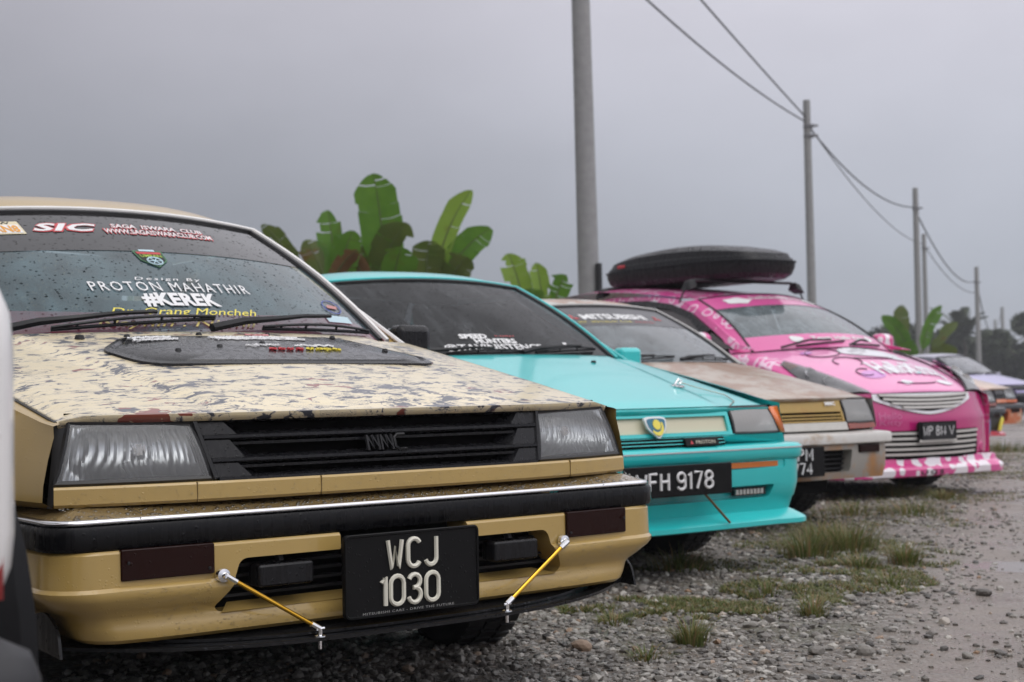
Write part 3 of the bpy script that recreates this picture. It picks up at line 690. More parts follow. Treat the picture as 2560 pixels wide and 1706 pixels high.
# splitter plate and end fences
LP = MB(); k = 40
def lipedge(x): return -.055+.20*(abs(x)/.76)**3.2, .266+.018*(abs(x)/.76)**3
tp = [];
for i in range(k+1):
    x = lerp(-.745, .745, i/k); y, z = lipedge(x); tp.append((x, y, z))
n = len(tp)
LP.add([(x, y, z+.003) for x, y, z in tp]+[(x*.985, .26, .283) for x, y, z in tp]+[(x, y, z-.004) for x, y, z in tp]+[(x*.985, .26, .277) for x, y, z in tp],
       [(i, i+1, n+i+1, n+i) for i in range(n-1)]+[(2*n+i+1, 2*n+i, 3*n+i, 3*n+i+1) for i in range(n-1)]+[(i+1, i, 2*n+i, 2*n+i+1) for i in range(n-1)])
wetlip = wetplastic('wet_splitter', (.012, .012, .013), .16, 70, .7)
LPO = LP.build('splitter', wetlip, G, 30)
LQ = MB(); tq = [(x, y+.03+.03*(abs(x)/.6)**3, z+.012) for x, y, z in tp if abs(x) < .64]; n = len(tq)
LQ.add([(x, y, z) for x, y, z in tq]+[(x, .22, .292) for x, y, z in tq]+[(x, y, z-.006) for x, y, z in tq], [(i, i+1, n+i+1, n+i) for i in range(n-1)]+[(i+1, i, 2*n+i, 2*n+i+1) for i in range(n-1)])
LQ.build('splitter_step', wetlip, LPO, 30)
for sg in (-1, 1):
    o2 = fillet([(.085, .268), (.28, .275), (.28, .33), (.17, .352), (.10, .325)], [.0, 0, .01, .03, .03], 4)
    mb = MB(); m_ = len(o2); mb.add([(sg*.742, y, z) for y, z in o2]+[(sg*.748, y, z) for y, z in o2], [tuple(range(m_)), tuple(range(2*m_-1, m_-1, -1))]+[(i, i+m_, (i+1) % m_+m_, (i+1) % m_) for i in range(m_)])
    mb.build('splitter_fence', wetlip, LPO, 30)
    # support rod
    a = Vector((sg*.443, -.012, .411)); b = Vector((sg*.243, -.036, .286)); d = (b-a).normalized()
    goldrod = plain('gold_anodised', (.75, .42, .05), .22, 1, var=.05)
    RD = MB().tube([a+d*.022, b-d*.018], .0048, 10).build('support_rod', goldrod, G)
    q = MB(); q.lathe([(0, .016), (.005, .0155), (.007, .010), (.006, .006), (.0135, .004), (.0145, .0), (.0145, -.006)], a+Vector((0, .012, 0)), (0, -1, 0), 18); q.tube([a+Vector((0, -.002, 0)), a+d*.026], [.0065, .0062], 8); q.build('rod_mount', chrome, RD); q = MB()
    q.tube([b-d*.022, b], [.0062, .0062], 8); q.tube([b-Vector((.0095, 0, 0)), b+Vector((.0095, 0, 0))], .0042, 8); q.tube([b, b-Vector((0, 0, .014))], .006, 10); q.lathe([(.006, .0), (.012, -.002), (.0125, -.006), (0, -.006)], b-Vector((0, 0, .012)), (0, 0, 1), 14)
    q.tube([b-Vector((0, 0, .018)), b-Vector((0, 0, .042))], .004, 6)
    q.build('rod_end', chrome, RD)
# number plate
PL = MB().prism(rrect(-.190, .154, .298, .4735, .012), -.050, -.036).build('number_plate', plateblack, G, bevel=.003)
fr = [(x, z) for x, z in rrect(-.188, .152, .300, .4715, .011)]
MB().tube([(x, -.0505, z) for x, z in fr+fr[:1]], .0035, 6, cap=False).build('plate_rim', plateblack, PL)
pt = MB(); plate_text(pt, 'WCJ', -.090, .045, .392, .462, -.0525, .0052, .24); plate_text(pt, '1030', -.107, .050, .314, .385, -.0525, .0052, .18)
pt.build('lettering', platewhite, PL)
letter('lettering', 'MITSUBISHI CARS - DRIVE THE FUTURE', lambda x, z: (x, -.0515, z), -.148, .086, .3035, .3085, plain('plate_print', (.35, .35, .34), .5), PL, space=1.15)
MB().box(-.12, .10, -.036, .09, .35, .44).build('plate_bracket', matteblack, PL)

# wipers, tint band, stickers on the glass
wiper(G, (-.55, .005), (-.14, .075), (-.42, .020), (.035, .085)); wiper(G, (.0, .005), (.44, .085), (.17, .025), (.60, .040))
WS = [o for o in G.children if o.name.startswith('windscreen')][0]
tintf = wetglass('sun_band_film', (.05, .05, .055), .07, (.25, .24, .26), 95, .42, .75)
MB().grid(lambda u, v: wsf((2*u-1)*lerp(WSB[0], WST[0], lerp(.595, .98, v))*.975, lerp(.592+.012*(1-(2*u-1)**2), .98, v), .0015), 20, 4).build('sun_band', tintf, WS)
sf = lambda x, t: wsf(x, t, .004); sf2 = lambda x, t: wsf(x, t, .0032)
letter('lettering', 'SIC', sf2, -.300, -.098, .772, .868, red_ink, WS, bold=.07, shear=.35, space=1.0)
letter('lettering', 'SIC', sf, -.296, -.102, .780, .860, white_ink, WS, bold=.035, shear=.35, space=1.06)
letter('lettering', 'SAGA  ISWARA  CLUB', sf2, -.058, .255, .822, .872, red_ink, WS, bold=.05, shear=.3); letter('lettering', 'SAGA  ISWARA  CLUB', sf, -.056, .253, .828, .868, white_ink, WS, bold=.02, shear=.3)
letter('lettering', 'WWW.SAGAISWARACLUB.COM', sf2, -.090, .275, .762, .820, red_ink, WS, bold=.06, shear=.3); letter('lettering', 'WWW.SAGAISWARACLUB.COM', sf, -.087, .271, .769, .814, white_ink, WS, bold=.015, shear=.3)
def patch(name, x0, x1, t0, t1, m, off=.003, k=6): return MB().grid(lambda u, v: wsf(lerp(x0, x1, u), lerp(t0, t1, v), off), k, k).build(name, m, WS)
patch('sticker', -.44, -.322, .755, .885, plain('sticker_cream', (.70, .62, .42), .5)); patch('sticker', -.435, -.328, .765, .850, white_ink, .0036)
letter('lettering', 'CREW', sf, -.43, -.345, .857, .880, matteblack, WS, bold=.02); letter('lettering', 'GAN8', lambda x, t: wsf(x, t, .0045), -.43, -.332, .770, .842, plain('orange_vinyl', (.75, .33, .03), .5), WS, bold=.03)
# crest
cr = [(-.040, .672), (.040, .672), (.036, .60), (.0, .548), (-.036, .60)]
def poly_on(name, pts, fn, m): return MB().add([fn(x, t) for x, t in pts], [tuple(range(len(pts)))]).build(name, m, WS, 0)
poly_on('sticker', [(-.046+.02, .682), (.046+.02, .682), (.041+.02, .598), (.02, .540), (-.041+.02, .598)], lambda x, t: wsf(x-.036, t-.078, .0030), plain('green_vinyl', (.05, .16, .07), .5))
poly_on('sticker', [(x+.02, t) for x, t in cr], lambda x, t: wsf(x-.036, t-.078, .0036), matteblack)
poly_on('sticker', [(-.038+.02, .668), (.038+.02, .668), (.037+.02, .650), (-.037+.02, .650)], lambda x, t: wsf(x-.036, t-.078, .0042), red_ink)
poly_on('sticker', [(-.024+.02, .690), (.024+.02, .690), (.024+.02, .674), (-.024+.02, .674)], lambda x, t: wsf(x-.036, t-.078, .0042), plain('pale_blue_vinyl', (.5, .68, .75), .5))
letter('lettering', 'UMPAN', lambda x, t: wsf(x-.036, t-.078, .0044), -.013, .053, .622, .646, plain('lime_vinyl', (.35, .5, .05), .5), WS, bold=.02)
rg = [wsf(-.016+.022*math.cos(a), .512+.030*math.sin(a), .0046) for a in np.linspace(0, 2*math.pi, 21)]
wq = MB(); wq.tube(rg, .0028, 4, cap=False)
for k in range(3):
    a = k*math.pi/3; wq.tube([wsf(-.016+.022*math.cos(a), .512+.030*math.sin(a), .0046), wsf(-.016-.022*math.cos(a), .512-.030*math.sin(a), .0046)], .0018, 4)
wq.build('sticker', plain('pale_blue_vinyl', (.5, .68, .75), .5), WS)
letter('lettering', 'Design By', sf, -.120, .080, .352, .380, white_ink, WS, shear=.2, space=1.3)
letter('lettering', 'PROTON MAHATHIR', sf, -.258, .222, .280, .345, white_ink, WS, bold=.0, space=1.25)
letter('lettering', '#KEREK', sf, -.135, .092, .172, .268, white_ink, WS, bold=.045, space=1.05)
letter('lettering', 'Dr. Orang Moncheh', sf, -.245, .190, .108, .165, yellow_ink, WS, shear=.45)
letter('lettering', 'Naynin . Nismil', sf, -.300, .172, .030, .090, plain('gold_vinyl', (.62, .50, .18), .5), WS, shear=.45)
rr_ = MB(); rr_.tube([wsf(.525+.036*math.cos(a), .235+.05*math.sin(a), .003) for a in np.linspace(0, 2*math.pi, 25)], .0016, 4, cap=False); rr_.build('sticker', plain('blue_vinyl', (.12, .16, .5), .5), WS)
poly_on('sticker', [wq_ for wq_ in [(.500, .225), (.510, .250), (.550, .242), (.542, .218)]], lambda x, t: wsf(x, t, .0035), plain('red_vinyl_pale', (.5, .22, .2), .5))
patch('sticker', .46, .565, .115, .165, plain('pale_blue_sticker', (.45, .6, .66), .5))
# rain beads standing on the bumper top, nose and apron
def bead_mesh(pts):
    """pts: (pos, normal, radius); flat domes"""
    mb = MB(); prof = [(1, 0), (.86, .30), (.5, .52), (0, .6)]; n = 8
    for p, nr, r in pts:
        p = Vector(p); nr = Vector(nr).normalized(); a = nr.orthogonal().normalized(); b = nr.cross(a); ka = 1+.35*random.random(); base = len(mb.v)
        for pr_, h in prof[:-1]:
            for k in range(n): mb.v.append(tuple(p+(a*math.cos(k*math.tau/n)*ka+b*math.sin(k*math.tau/n))*r*pr_+nr*r*h))
        mb.v.append(tuple(p+nr*r*prof[-1][1])); t = base+3*n
        for i in range(2): mb.f += [(base+i*n+k, base+i*n+(k+1) % n, base+(i+1)*n+(k+1) % n, base+(i+1)*n+k) for k in range(n)]
        mb.f += [(base+2*n+k, base+2*n+(k+1) % n, t) for k in range(n)]
    return mb
water, n, l, b = newmat('water_bead'); n.remove(b); tr = n.new('ShaderNodeBsdfTransparent'); tr.inputs[0].default_value = (.93, .93, .93, 1); gl = n.new('ShaderNodeBsdfGlossy'); gl.inputs['Roughness'].default_value = .02
fr = n.new('ShaderNodeFresnel'); fr.inputs['IOR'].default_value = 1.5; ms = n.new('ShaderNodeMixShader'); l.new(mth(n, l, 'MULTIPLY', fr.outputs[0], 1.6, True), ms.inputs[0]); l.new(tr.outputs[0], ms.inputs[1]); l.new(gl.outputs[0], ms.inputs[2]); l.new(ms.outputs[0], n['Material Output'].inputs[0])
pts = []
for _ in range(1500):
    x = random.uniform(-.74, .74); v = random.random(); y = .022+.014*(x/.71)**2+lerp(.008, .085, v); z = lerp(.5385, .5575, v)+.0004
    pts.append(((x, y, z), (0, -.25, 1), random.choice((.0012, .0018, .0025, .0035, .0045))*random.uniform(.7, 1.2)))
bead_mesh(pts).build('water_beads', water, BU, 60)['kind'] = 'stuff'
pts = []
for _ in range(300):
    x = random.uniform(-.72, .72); z = random.uniform(.560, .596); pts.append(((x, frontx(x, .595, .052)-.0092, z), (0, -1, .05), random.uniform(.0006, .0018)))
bead_mesh(pts).build('water_beads', water, NS, 60)['kind'] = 'stuff'
pts = []
while len(pts) < 700:
    x = random.uniform(-.69, .69); z = random.uniform(.30, .474); a = abs(x)
    if a < .46 and z > .325 or .45 < a < .67 and z > .40: continue
    o_ = np.interp(z, [.298, .312, .335, .345, .358, .378, .389, .398, .405, .47], [.001, .003, -.005, -.003, .008, .021, .024, .022, .014, .012]); k_ = sstep(.41, .285, z)
    pts.append(((x*(1-.085*k_*sstep(.45, .75, a)), .018+.016*(x/.693)**2-o_-.0004+.03*k_*sstep(.55, .75, a), z), (0, -1, .0), random.uniform(.0007, .0019)))
bead_mesh(pts).build('water_beads', water, BU, 60)['kind'] = 'stuff'
# ---------------------------------------------------------------- turquoise saloon
teal = wetpaint('turquoise_paint', (.025, .56, .56), .30, scale=120, cover=.4, bs=.25)
dT = -.03
T = empty('saloon_car', (.5735, 5.4772, dT), .5938, 'turquoise saloon with a black number plate and deep front spoiler, beside the gold car', 'car', 'cars parked in a row')
tglass = wetglass('dark_tinted_windscreen', (.10, .11, .115), .06, (.30, .32, .34), 85, .4, .7, streaks=.14, bstr=.12, refl=.55)
def tealcar():
    root = T
    saloon_body(root, dict(paint=teal, glass=tglass, sideglass=side_glass, dash=cabin, trim=teal, mirror=teal, rim=chrome), -gz(0, 5.9)+dT)
    Hh = bonnet(root, teal, .085, .702)
    yf = lambda x, z: frontx(x, z, .052)
    # bonnet lip down to the cream band, framed nose
    def panel(name, poly, y0, th, m, par=root, bev=.004):
        return MB().prism(poly, y0, y0+th, lambda x, y, z: (x, y+.078*(abs(x)/.742)**3.5+(z-.595)*.36-.052+.052, z)).build(name, m, par, bevel=bev)
    panel('bonnet_lip', rrect(-.40, .40, .688, .703, .004), .050, .05, teal, Hh)
    cream = plain('cream_band', (.62, .58, .42), .35, var=.04, coat=.4)
    B = panel('cream_band', rrect(-.388, .388, .612, .678, .004), .062, .02, cream)
    fr = MB(); o_, i_ = rrect(-.402, .402, .600, .690, .006), rrect(-.384, .384, .614, .675, .004); n = len(o_)
    def g(p, y): return (p[0], y+.078*(abs(p[0])/.742)**3.5+(p[1]-.595)*.36, p[1])
    fr.add([g(p, .05) for p in o_]+[g(p, .05) for p in i_]+[g(p, .09) for p in o_]+[g(p, .07) for p in i_],
           [(k, (k+1) % n, n+(k+1) % n, n+k) for k in range(n)]+[(k, 2*n+k, 2*n+(k+1) % n, (k+1) % n) for k in range(n)]+[(n+k, n+(k+1) % n, 3*n+(k+1) % n, 3*n+k) for k in range(n)])
    fr.build('band_frame', teal, root, 30)
    # crest badge: white rimmed shield, blue field, yellow sun over a crescent
    cx, cz = .005, .640
    def sh(k): return fillet([(cx-.056*k, cz+.034*k), (cx-.03*k, cz+.040*k), (cx+.03*k, cz+.040*k), (cx+.056*k, cz+.034*k), (cx+.045*k, cz-.008*k), (cx, cz-.047*k), (cx-.045*k, cz-.008*k)], .012, 4)
    S_ = panel('badge', sh(1), .036, .014, plain('badge_white', (.75, .77, .78), .3), root, .002)
    panel('badge_field', sh(.84), .0345, .004, plain('badge_blue', (.03, .16, .25), .3), S_, .0005)
    sun = [(cx+(.0165 if k % 2 else .021)*math.cos(k*math.tau/28), cz+.010+(.0165 if k % 2 else .021)*math.sin(k*math.tau/28)) for k in range(28)]
    by = plain('badge_yellow', (.80, .68, .10), .35); panel('badge_sun', sun, .032, .004, by, S_, 0)
    cres = [(cx+.031*math.cos(a), cz+.004+.036*math.sin(a)) for a in np.linspace(R(215), R(385), 16)]+[(cx-.003+.026*math.cos(a), cz+.009+.027*math.sin(a)) for a in np.linspace(R(380), R(220), 16)]
    panel('badge_crescent', cres, .0325, .004, by, S_, 0)
    panel('nose_panel', [(-.742, .556), (.742, .556), (.742, .600), (.40, .602), (.36, .597), (-.36, .597), (-.40, .602), (-.742, .600)], .050, .03, teal)
    panel('grille_slot', rrect(-.345, .345, .562, .595, .006), .046, .02, under)
    for z in (.572, .585): panel('slat', rrect(-.34, .34, z-.0016, z+.0016, .0005), .043, .02, teal, root, 0)
    bd = panel('badge', rrect(.125, .296, .563, .594, .003), .030, .016, plateblack)
    ff = lambda x, z: (x, .0285+.078*(abs(x)/.742)**3.5+(z-.595)*.36, z)
    letter('lettering', 'PROTON', ff, .175, .275, .572, .585, plain('silver_print', (.55, .52, .42), .4), bd, bold=.01); MB().add([ff(.145, .572), ff(.162, .572), ff(.153, .586)], [(0, 1, 2)]).build('lettering', red_ink, bd, 0)
    clear = lensglass('lamp_lens_clear', (.95, .95, .93), .08, 1.15, .62, (.50, .49, .48))
    amber = plain('amber_lens', (.75, .17, .03), .2, coat=.5)
    for sg in (-1, 1):
        headlamp(root, (.418, yf(.418, .604), .604), (.418, yf(.418, .702), .702), (.668, yf(.668, .704), .703), (.708, yf(.70, .60), .600), sg, ribs=14, lensm=clear)
        c = MB(); c.add([(sg*.676, yf(.67, .70)-.008, .704), (sg*.716, yf(.70, .60)-.010, .600), (sg*.762, .135, .598), (sg*.806, .27, .600), (sg*.790, .27, .702), (sg*.736, .150, .706)], [(0, 1, 2, 5), (2, 3, 4, 5)]); c.build('corner_lamp', amber, root, solid=.012)
        # fender nose behind lamp
        MB().grid(lambda u, v: (sg*lerp(.45, .745, u), lerp(.15, .21, u)+.01, lerp(.56, .708, v)), 4, 4).build('lamp_panel', under, root)
    MB().grid(lambda u, v: ((2*u-1)*.72, frontx((2*u-1)*.72, .70)+.008, lerp(.55, .712, v)), 12, 2).build('front_backing', under, root)
    # bumper
    bp = bumper_path(.790, .012, .09, .45, .02)
    FB = empty('front_bumper'); FB.parent = root
    MB().sweep([(-.10, .562), (-.035, .560), (-.008, .556), (.004, .546), (.006, .541), (.004, .505), (-.004, .497), (-.02, .492)], bp).build('bumper_beam', teal, FB, 50)
    MB().sweep([(.004, .5445), (.0085, .5435), (.0085, .5385), (.004, .5375)], bp).build('bumper_line', plain('silver_strip', (.75, .76, .78), .2, .8), FB)
    ap = bumper_path(.772, .030, .09, .45, .02)
    AP = MB().sweep([(-.08, .496), (.006, .496), (.012, .49), (.010, .40), (-.004, .345), (-.012, .335), (-.03, .28), (-.08, .28)], ap, closed=True, caps=True).build('apron', teal, FB, 35)
    cuts = [MB().prism(fillet([(-.60, .395), (.60, .395), (.58, .345), (-.58, .345)], .012), -.1, .09).build('cut', None)]
    for sg in (-1, 1): cuts.append(MB().prism(rrect(min(sg*.34, sg*.655), max(sg*.34, sg*.655), .462, .492, .006), -.1, .036).build('cut', None))
    boolcut(AP, cuts)
    MB().box(-.62, .62, .095, .10, .30, .45).build('opening_back', under, FB)
    for sg in (-1, 1):
        MB().prism(rrect(min(sg*.345, sg*.650), max(sg*.345, sg*.650), .4655, .4885, .003), .020, .05, lambda x, y, z: (x, y+.02*(abs(x)/.7)**2, z)).build('indicator', plain('amber_indicator', (.60, .16, .02), .2, coat=.4), FB, bevel=.002)
        q = MB()
        for k in range(8): q.box(sg*(.41+.019*k)-.007, sg*(.41+.019*k)+.007, .050, .06, .360, .380)
        F = q.build('running_lamp', plain('lamp_silver', (.55, .55, .52), .25, .6), root); MB().box(min(sg*.40, sg*.57), max(sg*.40, sg*.57), .058, .075, .355, .385).build('lamp_housing', matteblack, F)
    # spoiler: recessed wall, flared lip with turned out ends
    lipp = bumper_path(.742, .045, .05, .40, .03)
    sp_ = MB().sweep([(-.02, .345), (-.012, .335), (-.014, .292), (.006, .284), (.050, .262), (.058, .255), (.058, .238), (.050, .233), (-.06, .236)], lipp).build('spoiler', teal, FB, 40)
    MB().tube([(.165, -.03, .385), (.31, -.012, .262)], .005, 8).build('support_rod', plain('brown_rod', (.22, .10, .03), .5, .5), FB); MB().tube([(-.165, -.03, .385), (-.31, -.012, .262)], .005, 8).build('support_rod', plain('brown_rod', (.22, .10, .03), .5, .5), FB)
    PT = MB().prism(rrect(-.240, .290, .381, .499, .006), -.052, -.040).build('number_plate', plateblack, root, bevel=.003)
    q = MB(); plate_text(q, 'WFH 9178', -.190, .194, .402, .476, -.054, .0058, .20); q.build('lettering', platewhite2, PT)
    MB().box(-.15, .2, -.040, .03, .42, .48).build('plate_bracket', matteblack, PT)
    # bonnet: washer jet, pins with a lanyard
    ha = lambda x, y, o=0.: hood_at(x, y, o, .085, .702)
    MB().lathe([(0, .010), (.010, .008), (.013, 0)], ha(.29, .82), (0, 0, 1), 10).build('washer_jet', matteblack, Hh)
    px, py = .41, .40
    pn = MB(); pn.lathe([(.030, 0), (.030, .004), (.024, .006), (.0, .006)], ha(px, py), (0, -.15, 1), 16); PN = pn.build('bonnet_pin', chrome, root)
    q = MB(); c_ = Vector(ha(px, py, .02)); q.tube([c_+Vector((-.02, 0, -.012)), c_+Vector((.0, 0, .012)), c_+Vector((.018, 0, .004)), c_+Vector((.005, 0, -.008))], .005, 6); q.build('pin_clip', chrome, PN)
    MB().tube([Vector(ha(px, py, .02)), Vector(ha(px+.10, py-.03, .012)), Vector(ha(px+.17, py-.10, .006)), Vector(ha(px+.13, py-.20, .004)), Vector(ha(px+.03, .12, .003))], .0022, 5).build('lanyard', plain('steel_cord', (.4, .36, .3), .4, .6), PN)
    q = MB(); q.lathe([(.030, 0), (.030, .004), (.024, .006), (.0, .006)], ha(-px, py), (0, -.15, 1), 16); q.build('bonnet_pin', chrome, root)
    wiper(root, (-.50, .005), (-.12, .022), (-.34, .012), (.06, .020)); wiper(root, (.02, .005), (.40, .055), (.10, .015), (.53, .075))
    W_ = [o for o in root.children if o.name.startswith('windscreen')][0]
    f4 = lambda x, t: wsf(x, t, .004)
    letter('lettering', 'SPEED', f4, -.212, -.075, .182, .232, white_ink, W_, bold=.05, shear=.1); letter('lettering', 'HUNTERS', f4, -.155, .056, .128, .180, white_ink, W_, bold=.04)
    letter('lettering', 'x-tempt', f4, -.035, .070, .198, .216, red_ink, W_, bold=.02, space=1.3)
    letter('lettering', '@TAVINISTENCE', f4, -.318, .180, .042, .124, white_ink, W_, bold=.02)
    MB().grid(lambda u, v: wsf(lerp(.335, .36, u), lerp(.11, .15, v), .004), 2, 2).build('sticker', white_ink, W_)
tealcar()
def squash(root, k):
    for o in root.children_recursive:
        if o.type == 'MESH' and not (o.name.startswith('wheel') and 'arch' not in o.name) and not o.name.startswith('rim'):
            for v in o.data.vertices:
                if v.co.z > .93: v.co.z = .93+(v.co.z-.93)*k
squash(T, .93)

# ---------------------------------------------------------------- rusty silver saloon with the mustard grille (and paint cousins farther down the row)
def plainsaloon(loc, yaw, label, dm, pm, hm, grm, strip, bumpm, apm, glass, text=False, mir=None, lampm=None, rim=None, trim=None, lens2=None):
    g_ = gz(0, loc[1]+.4)
    T = root = empty('saloon_car', (loc[0], loc[1], dm), yaw, label, 'car', 'cars parked in a row')
    saloon_body(root, dict(paint=pm, glass=glass, sideglass=side_glass, dash=cabin, trim=trim or gasket, mirror=pm if mir is None else mir, rim=rim or chrome, detail=0), -g_+dm)
    bonnet(root, hm, .10, .730)
    def panel(name, poly, y0, th, m, par=root, bev=.003):
        return MB().prism(poly, y0, y0+th, lambda x, y, z: (x, y+.078*(abs(x)/.742)**3.5+(z-.595)*.36, z)).build(name, m, par, bevel=bev)
    G_ = panel('grille', rrect(-.455, .455, .655, .722, .004), .058, .03, grm)
    panel('grille_back', rrect(-.45, .45, .602, .66, .002), .085, .01, under, G_)
    for z in (.606, .622, .639): panel('slat', rrect(-.452, .452, z-.004, z+.004, .002), .060, .03, grm, G_, .001)
    for x in (-.448, .448): panel('grille_edge', rrect(x-.008, x+.008, .602, .657, .002), .058, .03, grm, G_, .001)
    panel('nose_strip', rrect(-.465, .465, .558, .600, .004), .056, .03, strip)
    panel('front_backing', rrect(-.74, .74, .545, .724, .004), .100, .01, under)
    for sg in (-1, 1):
        headlamp(root, (.470, frontx(.47, .596), .597), (.470, frontx(.47, .72), .722), (.690, .155, .722), (.738, .133, .597), sg, ribs=20, lensm=lens2 or lens)
        panel('corner_lamp', rrect(min(sg*.472, sg*.736), max(sg*.472, sg*.736), .562, .592, .003), .054, .03, lampm or plain('red_amber_lens', (.24, .035, .012), .2, coat=.4))
    FB = empty('front_bumper'); FB.parent = root
    bp = bumper_path(.780, .015, .06, .45, .015)
    MB().sweep([(-.10, .552), (-.02, .545), (.004, .540), (.012, .528), (.012, .490), (.004, .484), (-.03, .482)], bp).build('bumper_beam', bumpm, FB, 40)
    ap = bumper_path(.755, .030, .07, .45, .02)
    A_ = MB().sweep([(-.07, .483), (.006, .483), (.008, .44), (.006, .36), (-.01, .30), (-.07, .295)], ap, closed=True, caps=True).build('apron', apm, FB, 35)
    cuts = [MB().prism(fillet([(-.46, .455), (.46, .455), (.44, .335), (-.44, .335)], .015), -.1, .11).build('cut', None)]
    for sg in (-1, 1): cuts.append(MB().prism(rrect(min(sg*.505, sg*.668), max(sg*.505, sg*.668), .432, .482, .003), -.1, .040).build('cut', None))
    boolcut(A_, cuts)
    MB().box(-.47, .47, .10, .105, .30, .47).build('opening_back', under, FB)
    for z in (.35, .375, .40, .425): MB().box(-.45, .45, .085, .10, z, z+.006).build('opening_slat', matteblack, FB)
    for sg in (-1, 1): MB().box(min(sg*.512, sg*.662), max(sg*.512, sg*.662), .025, .04, .437, .479).build('indicator', amberdark, FB, bevel=.003)
    P_ = MB().prism(rrect(-.115, .200, .326, .481, .005), -.022, -.012).build('number_plate', plateblack, root, bevel=.002)
    MB().box(-.1, .18, -.012, .05, .40, .47).build('plate_bracket', matteblack, P_)
    wiper(root, (-.52, .015), (-.10, .05), (-.40, .02), (.06, .07)); wiper(root, (.08, .015), (.40, .06), (.12, .03), (.56, .05))
    return T, root, FB, G_, P_
silver_rust = rusty('rusty_silver', (.55, .53, .49), amt=.15)
hoodm = rusty('rusty_bonnet', (.46, .39, .32), (.19, .10, .055), .40, .42)
must = rusty('mustard_grille', (.42, .27, .06), (.25, .12, .03), .25)
mglass = wetglass('clear_windscreen', (.42, .50, .52), .20, (.50, .58, .62), 85, .4, .5, streaks=.10)
mc = plainsaloon((1.4396, 7.4511), .5761, 'rusty silver saloon with a mustard grille, between the turquoise and pink cars', -.05, silver_rust, hoodm, must, silver_rust,
    rusty('worn_bumper', (.60, .58, .55), (.25, .18, .12), .05), rusty('worn_apron', (.33, .31, .28), (.25, .12, .04), .35), mglass, rim=matteblack, mir=False, trim=plain('dull_white_trim', (.55, .54, .52), .4), lens2=lensglass('lamp_lens_milky', (.95, .95, .93), .08, 1.15, .6, (.40, .40, .39)))
q = MB(); plate_text(q, 'BM', .005, .115, .406, .474, -.024, .0052, .2); plate_text(q, '774', -.03, .110, .336, .402, -.024, .0052, .2); q.build('lettering', platewhite2, mc[4])
letter('lettering', 'MMC', lambda x, z: (x, .056+.078*(abs(x)/.742)**3.5+(z-.595)*.36, z), .33, .41, .690, .710, white_ink, mc[3], bold=.05)
Wm = [o for o in mc[1].children if o.name.startswith('windscreen')][0]
MB().grid(lambda u, v: wsf((2*u-1)*lerp(WSB[0], WST[0], lerp(.60, .985, v))*.98, lerp(.60, .985, v), .0015), 16, 3).build('sun_band', plain('black_band', (.05, .05, .055), .3), Wm)
f4 = lambda x, t: wsf(x, t, .004)
letter('lettering', 'MITSUBISHI', f4, -.243, .238, .712, .815, white_ink, Wm, bold=.04)
letter('lettering', 'EST. SPECIALIST CLUB', f4, -.30, .07, .650, .680, yellow_ink, Wm, space=1.2); letter('lettering', 'MALAYSIA', f4, .10, .26, .650, .680, red_ink, Wm, space=1.2)
for cx in (-.30, .34):
    tri = MB()
    for a in (90, 210, 330):
        c, s = math.cos(R(a)), math.sin(R(a)); n_ = lambda r, d: (cx+(c*r-s*d)*1.1, .755+(s*r+c*d)*1.6)
        tri.add([f4(*n_(0, 0)), f4(*n_(.019, -.011)), f4(*n_(.038, 0)), f4(*n_(.019, .011))], [(0, 1, 2, 3)])
    tri.build('lettering', red_ink, Wm, 0)
squash(mc[1], .90)
# ---------------------------------------------------------------- pink people carrier
def pinkmat(name, a, b, pat, scale, thr, rough=.28, warp=.6, c2=None):
    if name in MC: return MC[name]
    m, n, l, bs = newmat(name); pr(bs, rough=rough, coat=.7, coatr=.06); co = objco(n, l)
    w_ = n.new('ShaderNodeTexNoise'); l.new(co, w_.inputs['Vector']); w_.inputs['Scale'].default_value = scale*.6
    ad = n.new('ShaderNodeVectorMath'); ad.operation = 'MULTIPLY_ADD'; l.new(w_.outputs['Color'], ad.inputs[0]); ad.inputs[1].default_value = (warp/scale,)*3; l.new(co, ad.inputs[2])
    v = n.new('ShaderNodeTexVoronoi'); v.feature = 'SMOOTH_F1'; l.new(ad.outputs[0], v.inputs['Vector']); v.inputs['Scale'].default_value = scale
    f = rmp(n, l, v.outputs['Distance'], [(thr[0], 0.), (thr[0]+.03, 1.), (thr[1], 1.), (thr[1]+.03, 0.)])
    base = mixc(n, l, rmp(n, l, nois(n, l, co, 2.2, 2), [(.4, 0.), (.6, 1.)]), a, b)
    l.new(mixc(n, l, mth(n, l, 'MULTIPLY', f, .95), base, pat), bs.inputs['Base Color'])
    l.new(bump(n, l, drops(n, l, 120, .35), .25, .003), bs.inputs['Coat Normal']); MC[name] = m; return m
pk_body = pinkmat('pink_floral_wrap', (.74, .06, .32), (.84, .17, .44), (.90, .64, .78), 12, (.24, .37))
pk_hood = wetpaint('pink_bonnet_wrap', (.84, .26, .52), .28, scale=120, cover=.35, var=.12)
pk_dark = wetpaint('magenta_wrap', (.50, .018, .17), .22, scale=120, cover=.3, var=.12)
pk_lip = pinkmat('pink_white_lip', (.66, .06, .26), (.75, .12, .36), (.84, .82, .86), 13, (.02, .40), warp=.9)
pk_strip = wetpaint('pink_sunstrip', (.72, .12, .36), .35, scale=90, cover=.4)
silver = plain('silver_bars', (.58, .56, .53), .35, .0, var=.05, coat=.5)
wht = wetpaint('white_wrap', (.80, .80, .84), .3, scale=120, cover=.3)
inkline = plain('black_wrap_line', (.02, .015, .02), .35)
